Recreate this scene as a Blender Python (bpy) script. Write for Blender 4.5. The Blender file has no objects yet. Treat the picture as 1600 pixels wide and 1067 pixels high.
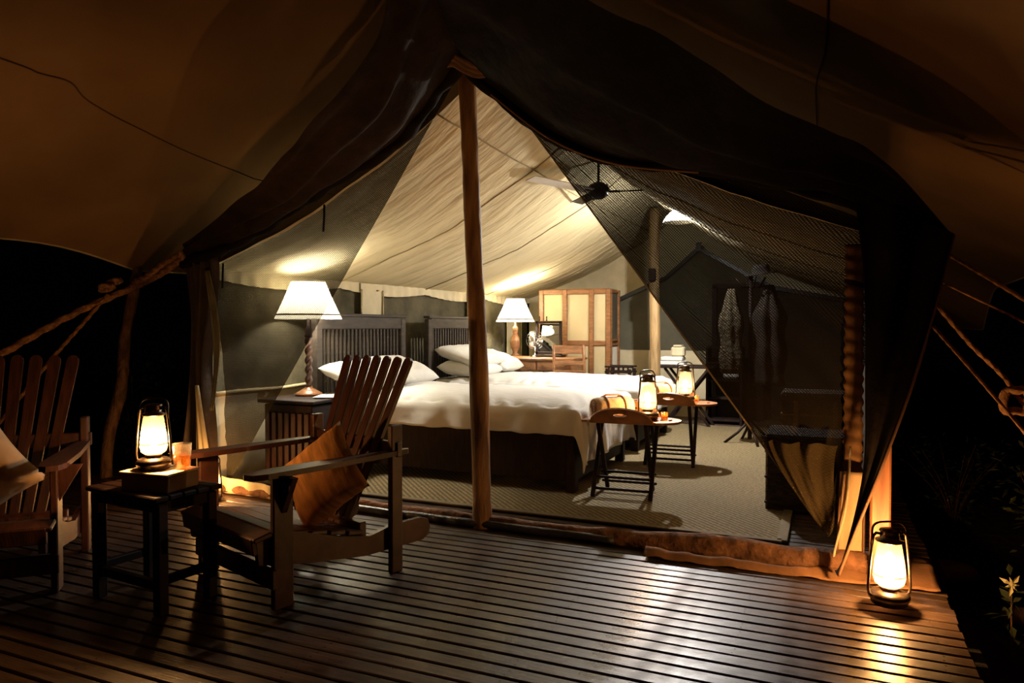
import bpy, bmesh, math, random
from mathutils import Vector, Matrix, noise
random.seed(7)
PI = math.pi
R = math.radians
sc = bpy.context.scene
col = sc.collection

# ---------------------------------------------------------------- camera, world, exposure
cam_d = bpy.data.cameras.new('camera'); cam_d.sensor_width = 36; cam_d.lens = 1110 / 1600 * 36
cam_d.clip_start = 0.02
cam = bpy.data.objects.new('camera', cam_d); col.objects.link(cam)
cam.location = (0, 0, 1.2)
cam.rotation_euler = (R(90) - math.atan(23.5 / 1110), 0, math.atan(490 / 1110))
sc.camera = cam
w = bpy.data.worlds.new('night'); sc.world = w; w.use_nodes = True
w.node_tree.nodes['Background'].inputs[0].default_value = (0.25, 0.35, 0.6, 1)
w.node_tree.nodes['Background'].inputs[1].default_value = 0.0004
sc.view_settings.view_transform = 'Standard'; sc.view_settings.look = 'None'
sc.view_settings.gamma = 1; sc.view_settings.use_curve_mapping = False
sc.view_settings.exposure = 0.0
try:
    sc.cycles.use_denoising = True
    sc.cycles.max_bounces = 10; sc.cycles.transparent_max_bounces = 24
    sc.cycles.sample_clamp_indirect = 10
except Exception: pass
PENDANT_W, LAMP_W, LANTERN_W = 380, 110, 46
PENDANT_C, LAMP_C, LANTERN_C = (1, .98, .95), (1, .93, .76), (1, .50, .17)

# ---------------------------------------------------------------- materials
MATS = {}
def nodes_of(name):
    m = bpy.data.materials.new(name); m.use_nodes = True
    nt = m.node_tree; MATS[name] = m
    return m, nt, nt.nodes, nt.links, nt.nodes['Principled BSDF']
def mat(name, c1, c2=None, rough=.6, scale=8, stretch=(1, 1, 1), bump=.0, bscale=None, metal=0, spec=.5, detail=5, coat=0, bdist=.01):
    m, nt, N, L, b = nodes_of(name)
    c2 = c2 or tuple(x * .8 for x in c1)
    tc = N.new('ShaderNodeTexCoord'); mp = N.new('ShaderNodeMapping'); mp.inputs['Scale'].default_value = stretch
    no = N.new('ShaderNodeTexNoise'); no.inputs['Scale'].default_value = scale; no.inputs['Detail'].default_value = detail
    cr = N.new('ShaderNodeValToRGB'); cr.color_ramp.elements[0].position = .35; cr.color_ramp.elements[1].position = .68
    cr.color_ramp.elements[0].color = (*c2, 1); cr.color_ramp.elements[1].color = (*c1, 1)
    L.new(tc.outputs['Object'], mp.inputs['Vector']); L.new(mp.outputs[0], no.inputs['Vector'])
    L.new(no.outputs[0], cr.inputs[0]); L.new(cr.outputs[0], b.inputs['Base Color'])
    b.inputs['Roughness'].default_value = rough; b.inputs['Metallic'].default_value = metal
    b.inputs['Specular IOR Level'].default_value = spec
    b.inputs['Coat Weight'].default_value = coat; b.inputs['Coat Roughness'].default_value = .2
    if bump:
        n2 = N.new('ShaderNodeTexNoise'); n2.inputs['Scale'].default_value = bscale or scale * 3; n2.inputs['Detail'].default_value = 4
        bp = N.new('ShaderNodeBump'); bp.inputs['Strength'].default_value = bump; bp.inputs['Distance'].default_value = bdist
        L.new(mp.outputs[0], n2.inputs['Vector']); L.new(n2.outputs[0], bp.inputs['Height']); L.new(bp.outputs[0], b.inputs['Normal'])
    return m
def cloth(name, c, trans=.3, rough=.9, bump=.3, scale=6, stretch=(1, 1, 1), dirt=.82, bdist=.02, rot=(0, 0, 0)):
    """cloth that lets some light through"""
    m, nt, N, L, b = nodes_of(name)
    out = N['Material Output']
    tc = N.new('ShaderNodeTexCoord'); mp = N.new('ShaderNodeMapping'); mp.inputs['Scale'].default_value = stretch
    mp.inputs['Rotation'].default_value = rot
    no = N.new('ShaderNodeTexNoise'); no.inputs['Scale'].default_value = scale; no.inputs['Detail'].default_value = 5
    cr = N.new('ShaderNodeValToRGB'); cr.color_ramp.elements[0].position = .3; cr.color_ramp.elements[1].position = .7
    cr.color_ramp.elements[0].color = (*[x * dirt for x in c], 1); cr.color_ramp.elements[1].color = (*c, 1)
    L.new(tc.outputs['Object'], mp.inputs['Vector']); L.new(mp.outputs[0], no.inputs['Vector']); L.new(no.outputs[0], cr.inputs[0])
    L.new(cr.outputs[0], b.inputs['Base Color']); b.inputs['Roughness'].default_value = rough; b.inputs['Specular IOR Level'].default_value = .15
    bp = N.new('ShaderNodeBump'); bp.inputs['Strength'].default_value = bump; bp.inputs['Distance'].default_value = bdist
    L.new(no.outputs[0], bp.inputs['Height']); L.new(bp.outputs[0], b.inputs['Normal'])
    if trans:
        t = N.new('ShaderNodeBsdfTranslucent'); mx = N.new('ShaderNodeMixShader'); mx.inputs[0].default_value = trans
        L.new(cr.outputs[0], t.inputs[0]); L.new(b.outputs[0], mx.inputs[1]); L.new(t.outputs[0], mx.inputs[2]); L.new(mx.outputs[0], out.inputs[0])
    return m
def net_mat(name, c, alpha, cell=125):
    """fine woven netting: threads in both directions, see-through between them"""
    m, nt, N, L, b = nodes_of(name)
    out = N['Material Output']
    tc = N.new('ShaderNodeTexCoord')
    facs = []
    for d in ('DIAGONAL', 'Z'):
        wv = N.new('ShaderNodeTexWave'); wv.bands_direction = d; wv.inputs['Scale'].default_value = cell / 3; wv.inputs['Distortion'].default_value = 1.2
        wv.inputs['Detail'].default_value = 1; wv.inputs['Detail Scale'].default_value = .4
        L.new(tc.outputs['Object'], wv.inputs['Vector']); facs.append(wv.outputs['Fac'])
    mxm = N.new('ShaderNodeMath'); mxm.operation = 'MAXIMUM'; L.new(facs[0], mxm.inputs[0]); L.new(facs[1], mxm.inputs[1])
    mr = N.new('ShaderNodeMapRange'); mr.inputs['From Min'].default_value = .3; mr.inputs['From Max'].default_value = .95
    mr.inputs['To Min'].default_value = max(0, alpha - .15); mr.inputs['To Max'].default_value = min(1, alpha + .12)
    L.new(mxm.outputs[0], mr.inputs['Value'])
    tr = N.new('ShaderNodeBsdfTransparent'); mx = N.new('ShaderNodeMixShader')
    b.inputs['Base Color'].default_value = (*c, 1); b.inputs['Roughness'].default_value = .9; b.inputs['Specular IOR Level'].default_value = .1
    L.new(mr.outputs[0], mx.inputs[0]); L.new(tr.outputs[0], mx.inputs[1]); L.new(b.outputs[0], mx.inputs[2]); L.new(mx.outputs[0], out.inputs[0])
    return m
def glass(name, tint=(1, 1, 1), glow=.12, gloss=.08):
    m, nt, N, L, b = nodes_of(name); out = N['Material Output']; N.remove(b)
    tr = N.new('ShaderNodeBsdfTransparent'); tr.inputs[0].default_value = (*tint, 1)
    tl = N.new('ShaderNodeBsdfTranslucent'); tl.inputs[0].default_value = (*tint, 1)
    gl = N.new('ShaderNodeBsdfGlossy'); gl.inputs['Roughness'].default_value = .06
    m1 = N.new('ShaderNodeMixShader'); m1.inputs[0].default_value = glow
    lw = N.new('ShaderNodeLayerWeight'); lw.inputs['Blend'].default_value = .25
    m2 = N.new('ShaderNodeMixShader')
    ma = N.new('ShaderNodeMath'); ma.operation = 'MULTIPLY_ADD'; ma.inputs[1].default_value = .5; ma.inputs[2].default_value = gloss
    L.new(lw.outputs['Facing'], ma.inputs[0]); L.new(ma.outputs[0], m2.inputs[0])
    L.new(tr.outputs[0], m1.inputs[1]); L.new(tl.outputs[0], m1.inputs[2]); L.new(m1.outputs[0], m2.inputs[1]); L.new(gl.outputs[0], m2.inputs[2])
    L.new(m2.outputs[0], out.inputs[0])
    return m
def emit(name, c, s):
    m, nt, N, L, b = nodes_of(name); out = N['Material Output']; N.remove(b)
    e = N.new('ShaderNodeEmission'); e.inputs[0].default_value = (*c, 1); e.inputs[1].default_value = s
    L.new(e.outputs[0], out.inputs[0]); return m
def deck_mat(name, c1, c2, rough):
    m = mat(name, c1, c2, rough=rough, scale=5, stretch=(1.2, 22, 22), bump=.25, bscale=9, bdist=.004, spec=.45)
    nt = m.node_tree; N = nt.nodes; L = nt.links; b = N['Principled BSDF']
    oi = N.new('ShaderNodeObjectInfo'); cr = [n for n in N if n.type == 'VALTORGB'][0]
    hs = N.new('ShaderNodeHueSaturation'); mr = N.new('ShaderNodeMapRange'); mr.inputs['To Min'].default_value = .7; mr.inputs['To Max'].default_value = 1.25
    L.new(oi.outputs['Random'], mr.inputs['Value']); L.new(mr.outputs[0], hs.inputs['Value']); L.new(cr.outputs[0], hs.inputs['Color']); L.new(hs.outputs[0], b.inputs['Base Color'])
    tc = [n for n in N if n.type == 'TEX_COORD'][0]
    n3 = N.new('ShaderNodeTexNoise'); n3.inputs['Scale'].default_value = 6; n3.inputs['Detail'].default_value = 6
    m3 = N.new('ShaderNodeMapRange'); m3.inputs['From Min'].default_value = .3; m3.inputs['From Max'].default_value = .7; m3.inputs['To Min'].default_value = rough - .12; m3.inputs['To Max'].default_value = rough + .16
    L.new(tc.outputs['Object'], n3.inputs['Vector']); L.new(n3.outputs[0], m3.inputs['Value']); L.new(m3.outputs[0], b.inputs['Roughness'])
    return m
DECK = deck_mat('deck_wood', (.078, .048, .033), (.032, .020, .014), .36)
UNDER = mat('under_deck', (.008, .006, .005), rough=1)
CHAIRW = mat('chair_wood', (.078, .026, .014), (.034, .012, .008), rough=.45, scale=5, stretch=(9, 1.5, 1.5), bump=.15)
DARKW = mat('dark_wood', (.020, .009, .006), (.009, .004, .003), rough=.6, spec=.18, scale=5, stretch=(8, 1.5, 1.5), bump=.1)
HEADW = mat('headboard_wood', (.046, .035, .026), (.022, .016, .012), spec=.25, rough=.55, scale=5, stretch=(1.5, 1.5, 6), bump=.1)
MIDW = mat('mid_wood', (.30, .13, .045), (.15, .06, .022), rough=.4, scale=5, stretch=(2, 2, 8), bump=.1)
POLEW = mat('pole_wood', (.42, .23, .09), (.13, .06, .026), rough=.62, scale=6, stretch=(3, 3, .5), bump=.7, bscale=9, bdist=.02)
BARK = mat('bark', (.26, .13, .06), (.08, .038, .02), rough=.85, scale=14, stretch=(1.5, 1.5, .6), bump=1, bdist=.02)
POSTW = mat('post_wood', (.42, .17, .07), (.22, .08, .035), rough=.5, scale=5, stretch=(6, 6, .6), bump=.2)
CREAM = cloth('cream_canvas', (.68, .58, .37), trans=.10, bump=.55, scale=2.2, stretch=(.7, 3.2, .7), dirt=.86, bdist=.10, rot=(0, 0, R(32)))
BEIGE = cloth('beige_canvas', (.60, .51, .33), trans=.10, bump=.3, scale=7)
FLY = cloth('fly_canvas', (.34, .20, .090), trans=.12, bump=.25, scale=1.6, stretch=(1, 1, 1), dirt=.75, bdist=.08)
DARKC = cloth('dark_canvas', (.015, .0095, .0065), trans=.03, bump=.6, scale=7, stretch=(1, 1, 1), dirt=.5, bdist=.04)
WINMESH = cloth('window_mesh', (.092, .077, .045), trans=.05, bump=.8, scale=4.5, dirt=.4, bdist=.03)
REARMESH = cloth('rear_mesh', (.105, .094, .063), trans=.05, bump=.5, scale=3, dirt=.65, bdist=.03)
DARKWALL = cloth('dark_wall_canvas', (.030, .022, .015), trans=.05, bump=.4, scale=4, dirt=.6)
NET = net_mat('netting', (.035, .031, .020), .83)
NETR = net_mat('thick_netting', (.016, .013, .008), .92)
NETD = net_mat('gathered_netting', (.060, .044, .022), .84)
GREENISH = cloth('lit_curtain_canvas', (.38, .34, .21), trans=.5, bump=.6, scale=12, stretch=(4, 4, .3), dirt=.5)
WHITE = cloth('white_linen', (.68, .66, .62), trans=.05, bump=.35, scale=7, stretch=(1, 2.2, 1), dirt=.94, bdist=.02)
PILLOW = cloth('pillow_linen', (.70, .68, .62), trans=.05, bump=.3, scale=9, dirt=.93)
TAN = cloth('tan_cushion', (.52, .25, .085), trans=.04, bump=.5, scale=6, stretch=(6, 1, 1), dirt=.45, bdist=.015)
CREAMCUSH = cloth('cream_cushion', (.62, .42, .24), trans=.04, bump=.35, scale=5, dirt=.75)
SHADE = cloth('lamp_shade', (.60, .56, .45), trans=.5, bump=.1, scale=30, dirt=.96)
RUGM = mat('sisal', (.33, .245, .115), (.15, .105, .045), rough=.95, scale=60, stretch=(1, 1.4, 1), bump=.6, bscale=90)
BORDER = mat('rug_border', (.17, .13, .07), rough=.9, scale=30, bump=.3)
ROPEM = mat('rope_fibre', (.50, .26, .11), (.22, .10, .045), rough=.9, scale=40, bump=.5)
METAL = mat('lantern_metal', (.16, .12, .09), (.07, .05, .04), rough=.28, metal=.9, scale=20)
BRASS = mat('brass', (.55, .36, .14), rough=.3, metal=1)
CHROME = mat('chrome', (.7, .7, .7), rough=.15, metal=1)
BLACKM = mat('black_metal', (.015, .014, .013), rough=.35, metal=.3)
GLOBE = glass('lantern_glass', (1, .93, .80), glow=.09)
CLEAR = glass('clear_glass', (1, .97, .92), glow=.08, gloss=.12)
AMBERG = glass('amber_glass', (1, .62, .25), glow=.25)
RIBG = glass('shade_glass', (1, .98, .9), glow=.45)
FLAME = emit('flame', (1, .72, .36), 90)
BULB = emit('bulb', (1, .93, .78), 30)
CANDLEF = emit('candle_flame', (1, .55, .2), 25)
BOOKC = mat('book_cover', (.30, .23, .14), rough=.5, scale=10)
PAPER = mat('paper', (.78, .73, .62), rough=.7)
MIRROR = mat('mirror_glass', (.75, .75, .72), rough=.03, metal=1)
LEATHER = mat('leather', (.42, .20, .10), rough=.5, scale=12, bump=.2)
TOWEL = cloth('rolled_blanket', (.72, .60, .44), trans=.05, bump=.5, scale=25)
PANELC = mat('cream_panel', (.52, .42, .24), (.47, .38, .21), rough=.8, scale=6)
WICKER = mat('wicker', (.085, .045, .024), (.025, .012, .008), rough=.7, scale=26, stretch=(1, 1, 3), bump=1, bscale=45, bdist=.02)
GROUND = mat('earth', (.055, .036, .022), (.018, .013, .009), rough=1, scale=3, bump=1, bscale=9, bdist=.08)
LEAF = mat('leaf', (.060, .075, .028), (.03, .04, .015), rough=.6, scale=4)
PETAL = mat('petal', (.75, .70, .40), rough=.6)
SEAM = cloth('seam_canvas', (.36, .29, .17), trans=.05, bump=.2, scale=9)
PIPING = mat('piping', (.22, .11, .055), rough=.8, scale=9)
STONE = mat('stone', (.22, .13, .09), rough=.95, scale=8, bump=.5)

# ---------------------------------------------------------------- mesh helpers
class MB:
    def __init__(s): s.v = []; s.f = []
    def add(s, v, f):
        n = len(s.v); s.v += [tuple(p) for p in v]; s.f += [tuple(n + i for i in q) for q in f]; return s
    def box(s, c, d, rot=None, bev=.004, taper=None):
        """chamfered box: centre c, size d; rot = Matrix/Euler tuple"""
        hx, hy, hz = d[0] / 2, d[1] / 2, d[2] / 2
        b = min(bev, hx * .45, hy * .45, hz * .45)
        M = Matrix.Identity(3)
        if rot is not None:
            from mathutils import Euler
            M = rot if isinstance(rot, Matrix) else Euler(rot).to_matrix()
        P = []
        idx = {}
        for sx in (-1, 1):
            for sy in (-1, 1):
                for sz in (-1, 1):
                    for ax in range(3):
                        p = [sx * (hx - b), sy * (hy - b), sz * (hz - b)]
                        p[ax] = (sx * hx, sy * hy, sz * hz)[ax]
                        if taper and sz > 0: p[0] *= taper[0]; p[1] *= taper[1]
                        idx[(sx, sy, sz, ax)] = len(P); P.append(M @ Vector(p) + Vector(c))
        F = []
        g = lambda sx, sy, sz, ax: idx[(sx, sy, sz, ax)]
        for t in (-1, 1):
            F.append([g(t, -1, -1, 0), g(t, 1, -1, 0), g(t, 1, 1, 0), g(t, -1, 1, 0)][::t])
            F.append([g(-1, t, -1, 1), g(-1, t, 1, 1), g(1, t, 1, 1), g(1, t, -1, 1)][::t])
            F.append([g(-1, -1, t, 2), g(1, -1, t, 2), g(1, 1, t, 2), g(-1, 1, t, 2)][::t])
        for a in (-1, 1):
            for b_ in (-1, 1):
                F.append([g(a, b_, -1, 0), g(a, b_, 1, 0), g(a, b_, 1, 1), g(a, b_, -1, 1)][::a * b_])
                F.append([g(a, -1, b_, 0), g(a, -1, b_, 2), g(a, 1, b_, 2), g(a, 1, b_, 0)][::a * b_])
                F.append([g(-1, a, b_, 1), g(-1, a, b_, 2), g(1, a, b_, 2), g(1, a, b_, 1)][::-a * b_])
                for c_ in (-1, 1):
                    F.append([g(a, b_, c_, 0), g(a, b_, c_, 1), g(a, b_, c_, 2)][::a * b_ * c_])
        return s.add(P, F)
    def beam(s, a, b, wd, th, bev=.004, up=(0, 0, 1)):
        """rectangular bar from a to b; wd across, th along 'up'"""
        a = Vector(a); b = Vector(b); z = (b - a); L = z.length; z.normalize()
        u = Vector(up); x = z.cross(u)
        if x.length < 1e-4: x = z.cross(Vector((0, 1, 0)))
        x.normalize(); y = x.cross(z)
        M = Matrix((x, y, z)).transposed()
        return s.box((a + b) / 2, (wd, th, L), M, bev)
    def tube(s, pts, r, n=8, cap=True, twist=None):
        pts = [Vector(p) for p in pts]; m = len(pts)
        rr = r if isinstance(r, (list, tuple)) else [r] * m
        V = []; F = []; prev = None; L = 0
        for i, p in enumerate(pts):
            t = (pts[min(i + 1, m - 1)] - pts[max(i - 1, 0)]).normalized()
            if prev is None:
                u = Vector((0, 0, 1)) if abs(t.z) < .9 else Vector((1, 0, 0))
                x = t.cross(u).normalized()
            else:
                x = (prev - t * prev.dot(t)).normalized()
            prev = x; y = t.cross(x)
            if i: L += (pts[i] - pts[i - 1]).length
            for k in range(n):
                a = 2 * PI * k / n; q = rr[i]
                if twist: q *= 1 + twist[1] * math.cos(twist[2] * a - L * twist[0])
                V.append(p + x * math.cos(a) * q + y * math.sin(a) * q)
        for i in range(m - 1):
            for k in range(n):
                F.append((i * n + k, i * n + (k + 1) % n, (i + 1) * n + (k + 1) % n, (i + 1) * n + k))
        if cap: F.append(tuple(range(n))[::-1]); F.append(tuple((m - 1) * n + k for k in range(n)))
        return s.add(V, F)
    def lathe(s, prof, n=20, c=(0, 0, 0), cap=True, wob=None):
        V = []; F = []; m = len(prof)
        for i, (r, z) in enumerate(prof):
            for k in range(n):
                a = 2 * PI * k / n; q = r * (wob(a, z) if wob else 1)
                V.append((c[0] + q * math.cos(a), c[1] + q * math.sin(a), c[2] + z))
        for i in range(m - 1):
            for k in range(n):
                F.append((i * n + k, i * n + (k + 1) % n, (i + 1) * n + (k + 1) % n, (i + 1) * n + k))
        if cap:
            if prof[0][0] > 1e-4: F.append(tuple(range(n))[::-1])
            if prof[-1][0] > 1e-4: F.append(tuple((m - 1) * n + k for k in range(n)))
        return s.add(V, F)
    def grid(s, fn, nu, nv):
        V = [fn(i / nu, j / nv) for i in range(nu + 1) for j in range(nv + 1)]
        F = [(i * (nv + 1) + j, (i + 1) * (nv + 1) + j, (i + 1) * (nv + 1) + j + 1, i * (nv + 1) + j + 1) for i in range(nu) for j in range(nv)]
        return s.add(V, F)
    def prism(s, poly, fn_a, fn_b):
        """closed outline extruded between two mappings"""
        n = len(poly); V = [fn_a(p) for p in poly] + [fn_b(p) for p in poly]
        F = [tuple(range(n))[::-1], tuple(range(n, 2 * n))] + [(i, (i + 1) % n, n + (i + 1) % n, n + i) for i in range(n)]
        return s.add(V, F)
    def ball(s, c, r, n=10, m=7, sq=(1, 1, 1)):
        return s.lathe([(max(1e-4, r * math.sin(PI * i / m)), -r * math.cos(PI * i / m)) for i in range(m + 1)], n, c, False) if sq == (1, 1, 1) else \
            s.add([(c[0] + r * sq[0] * math.sin(PI * i / m) * math.cos(2 * PI * k / n), c[1] + r * sq[1] * math.sin(PI * i / m) * math.sin(2 * PI * k / n), c[2] - r * sq[2] * math.cos(PI * i / m)) for i in range(m + 1) for k in range(n)],
                  [(i * n + k, i * n + (k + 1) % n, (i + 1) * n + (k + 1) % n, (i + 1) * n + k) for i in range(m) for k in range(n)])
    def build(s, name, material, parent=None, smooth=False, thick=0):
        me = bpy.data.meshes.new(name); me.from_pydata([tuple(p) for p in s.v], [], s.f); me.update()
        bm = bmesh.new(); bm.from_mesh(me); bmesh.ops.remove_doubles(bm, verts=bm.verts, dist=1e-5)
        bmesh.ops.recalc_face_normals(bm, faces=bm.faces); bm.to_mesh(me); bm.free()
        if smooth: me.polygons.foreach_set('use_smooth', [True] * len(me.polygons))
        me.materials.append(material)
        o = bpy.data.objects.new(name, me); col.objects.link(o)
        if parent: o.parent = parent
        if thick:
            md = o.modifiers.new('thickness', 'SOLIDIFY'); md.thickness = thick; md.offset = 0
        return o
def tag(o, label, cat, group=None):
    o['label'] = label; o['category'] = cat
    if group: o['group'] = group
    return o
def struct(o): o['kind'] = 'structure'; return o
def thing(name, label, cat, loc=(0, 0, 0), rz=0, group=None):
    o = bpy.data.objects.new(name, None); col.objects.link(o); o.empty_display_size = .1
    o.location = loc; o.rotation_euler = (0, 0, rz); return tag(o, label, cat, group)
def dup(o, parent=None, loc=None, rz=None, label=None):
    c = o.copy(); col.objects.link(c)
    if parent: c.parent = parent
    if loc is not None: c.location = loc
    if rz is not None: c.rotation_euler = (0, 0, rz)
    if label: c['label'] = label
    for ch in list(o.children): dup(ch, c)
    return c
def nz(p, s=1, seed=0): return noise.noise(Vector((p[0] * s + seed, p[1] * s + seed * 1.7, p[2] * s)))
def lamp(name, loc, watts, c, radius, parent):
    l = bpy.data.lights.new(name, 'POINT'); l.energy = watts; l.color = c; l.shadow_soft_size = radius
    o = bpy.data.objects.new(name, l); col.objects.link(o); o.location = loc; o.parent = parent; return o
def lerp(a, b, t): return tuple(a[i] + (b[i] - a[i]) * t for i in range(len(a)))
def poly_at(pts, t):
    """point along a polyline by even parameter, smoothed (Catmull-Rom)"""
    n = len(pts) - 1; x = min(max(t, 0), 1) * n; i = min(int(x), n - 1); f = x - i
    P = [Vector(pts[max(0, min(n, i + k))]) for k in (-1, 0, 1, 2)]
    return .5 * ((2 * P[1]) + (-P[0] + P[2]) * f + (2 * P[0] - 5 * P[1] + 4 * P[2] - P[3]) * f * f + (-P[0] + 3 * P[1] - 3 * P[2] + P[3]) * f ** 3)
def smooth_path(pts, n): return [poly_at(pts, i / n) for i in range(n + 1)]

# ================================================================= SETTING
RX, RZ = -1.87, 2.74                    # tent ridge
LX, LZ, RTX, RTZ = -4.13, 1.62, .27, 1.62
Y0, Y1 = 3.84, 10.0
# ground
g = MB(); g.grid(lambda u, v: (-22 + 40 * u, -4 + 34 * v, -.42 + .12 * nz((u * 40, v * 34, 0), .5) + .03 * nz((u * 40, v * 34, 3), 2.5)), 70, 60)
struct(g.build('ground', GROUND, smooth=True))
# deck: dark joists below, every board its own piece
fl = MB()
for i in range(9): fl.box((-5.2 + i * .7, 4.9, -.085), (.06, 11, .10))
fl.box((-2.4, 4.9, -.2), (6.0, 11.0, .12))
floor = struct(fl.build('floor', UNDER))
b0 = MB(); b0.box((0, 0, 0), (5.95, .070, .028), bev=.004)
board0 = b0.build('board', DECK, floor)
P0 = .0815
k = 0
y = -.30
while y < 10.0:
    o = board0 if k == 0 else board0.copy()
    if k: col.objects.link(o)
    o.parent = floor; o.location = (-2.475 + random.uniform(-.004, .012), y, -.014 + random.uniform(-.0012, .0012)); y += P0; k += 1
sm = MB()
for i in range(9):
    for j in range(56):
        for dy in (-.018, .018):
            sm.lathe([(.0035, 0), (.0035, .0006)], 6, (-5.2 + i * .7 + random.uniform(-.006, .006), -.30 + j * P0 + dy, .0002))
so = sm.build('deck_screws', BLACKM, floor); so['kind'] = 'stuff'

# tent ceiling: two slopes sagging between the poles
def roof(x, y):
    t = (RX - x) / (RX - LX) if x < RX else (x - RX) / (RTX - RX)
    t = min(max(t, 0), 1)
    z = RZ + (LZ - RZ) * t
    z -= .16 * math.sin(PI * t) ** .9 * (1 - .35 * t)
    bay = math.sin(PI * ((y - Y0) % 1.54) / 1.54)
    z -= .018 * bay * math.sin(PI * t)
    z += .022 * nz((x + y * .55, (y - x * .9) * .35, 0), 2.2) * math.sin(PI * t) + .01 * nz((x * 1.2 + y, y * .4 - x, 5), 5) * math.sin(PI * t)
    z -= .05 * math.sin(PI * (y - Y0) / (Y1 - Y0)) * (1 - t)
    return z
c = MB()
c.grid(lambda u, v: (LX + (RX - LX) * u, Y0 + (Y1 - Y0) * v, roof(LX + (RX - LX) * u, Y0 + (Y1 - Y0) * v)), 44, 110)
c.grid(lambda u, v: (RX + (RTX - RX) * u, Y0 + (Y1 - Y0) * v, roof(RX + (RTX - RX) * u, Y0 + (Y1 - Y0) * v)), 44, 110)
ceil = struct(c.build('ceiling', CREAM, smooth=True))
for ys in (5.38, 6.92, 8.46, 9.30):
    for side in (LX, RTX):
        s_ = MB()
        s_.tube([(RX + (side - RX) * i / 24, ys + .02 * math.sin(i * .6), roof(RX + (side - RX) * i / 24, ys) - .006) for i in range(25)], .005, 6)
        s_.build('seam', SEAM, ceil, True)
for xs in (RX - .32, RX + .32):
    s_ = MB(); s_.tube([(xs, Y0 + (Y1 - Y0) * i / 40, roof(xs, Y0 + (Y1 - Y0) * i / 40) - .004) for i in range(41)], .005, 6)
    s_.build('seam', SEAM, ceil, True)

# left wall: lower canvas, upright straps, dark mesh windows, gathered valance
def wall_x(x0, sgn, y, z): return x0 + sgn * (.02 * math.sin(y * 2.1) * (1 - z / 1.7) + .015 * nz((y, z, 0), 2))
wl = MB(); wl.grid(lambda u, v: (wall_x(LX - .02, -1, Y0 + (Y1 - Y0) * u, 1.68 * v), Y0 + (Y1 - Y0) * u, 1.68 * v), 80, 10)
wall_left = struct(wl.build('wall_left', WINMESH, smooth=True))
v_ = MB(); v_.grid(lambda u, v: (LX + .012 + .012 * math.sin(u * 260) * (1 - v) + .012 * nz((u * 30, v, 0), 1), Y0 + (Y1 - Y0) * u, 1.555 - .05 * abs(math.sin(u * PI * 4)) + (.11 + .05 * abs(math.sin(u * PI * 4))) * v), 260, 3)
v_.build('valance', BEIGE, wall_left, True)
v_ = MB(); v_.grid(lambda u, v: (LX + .014 + .01 * nz((u * 30, v, 0), 1), Y0 + (Y1 - Y0) * u, .70 * v), 60, 6)
v_.build('lower_panel', BEIGE, wall_left, True)
v_ = MB(); v_.tube([(LX + .03, Y0 + (Y1 - Y0) * u / 40, .70 + .006 * math.sin(u)) for u in range(41)], .016, 8); v_.build('hem', SEAM, wall_left, True)
for ys, wd in ((5.86, .36), (8.02, .24), (9.35, .5)):
    v_ = MB(); v_.grid(lambda u, v: (LX + .03 + .008 * math.sin(u * 9) * math.sin(v * 7), ys + (u - .5) * wd, 1.62 * v), 8, 10); v_.build('strap', BEIGE, wall_left, True)
    for e in (-.5, .5):
        v_ = MB(); v_.tube([(LX + .042, ys + e * wd, .02), (LX + .042, ys + e * wd, 1.56)], .008, 6); v_.build('strap_edge', SEAM, wall_left, True)
for x_, hz in ((5.95, 1.55),):
    v_ = MB(); v_.lathe([(.012, 0), (.018, .01), (.0, .016)], 8, (LX + .04, x_, hz)); v_.build('eyelet', BRASS, wall_left)
# right wall: dark canvas
wr = MB(); wr.grid(lambda u, v: (wall_x(RTX + .01, 1, Y0 + (Y1 - Y0) * u, 1.64 * v), Y0 + (Y1 - Y0) * u, 1.64 * v), 60, 10)
wall_right = struct(wr.build('wall_right', DARKWALL, smooth=True))
# back wall: canvas gable with a dark house-shaped mesh window and a door
n_ = 40
wb = MB(); wb.grid(lambda u, v: (LX + (RTX - LX) * u, Y1 + .02 * nz((u * 9, v * 4, 0), 1), v * roof(LX + (RTX - LX) * u, Y1)), 60, 16)
wall_back = struct(wb.build('wall_back', BEIGE, smooth=True))
GY = 9.55
gp = [(-2.62, 1.56), (-1.95, 1.86), (-1.53, 2.22), (-1.10, 1.98), (-.62, 1.70), (-.62, 0.0), (-1.30, 0.0), (-1.30, .92), (-2.62, .92)]
def rear_screen(x): # roof line of the dark gable
    pts = [(-2.62, 1.56), (-1.95, 1.86), (-1.53, 2.22), (-.62, 1.70), (.25, 1.52)]
    for (a, za), (b, zb) in zip(pts, pts[1:]):
        if x <= b: return za + (zb - za) * (x - a) / (b - a)
    return 1.5
v_ = MB(); v_.grid(lambda u, v: (-2.62 + 2.0 * u, GY + .015 * nz((u * 14, v * 6, 0), 1.3), .88 + (rear_screen(-2.62 + 2.0 * u) - .88) * v), 50, 14)
v_.build('mesh_window', REARMESH, wall_back, True)
v_ = MB(); v_.grid(lambda u, v: (-.62 + .86 * u, GY + .015 * nz((u * 6, v * 6, 2), 1.3), rear_screen(-.62 + .86 * u) * v), 24, 14)
v_.build('dark_panel', DARKWALL, wall_back, True)
v_ = MB(); v_.grid(lambda u, v: (-2.62 + 1.35 * u, GY + .012 * nz((u * 9, v * 6, 0), 1.3), .88 * v), 30, 8)
v_.build('lower_panel', BEIGE, wall_back, True)
v_ = MB()
for a, b in (((-2.64, 1.55), (-1.95, 1.85)), ((-1.95, 1.85), (-1.53, 2.22)), ((-1.53, 2.22), (-.62, 1.69)), ((-.62, 1.69), (.25, 1.51))):
    v_.beam((a[0], GY - .03, a[1]), (b[0], GY - .03, b[1]), .03, .055)
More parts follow.
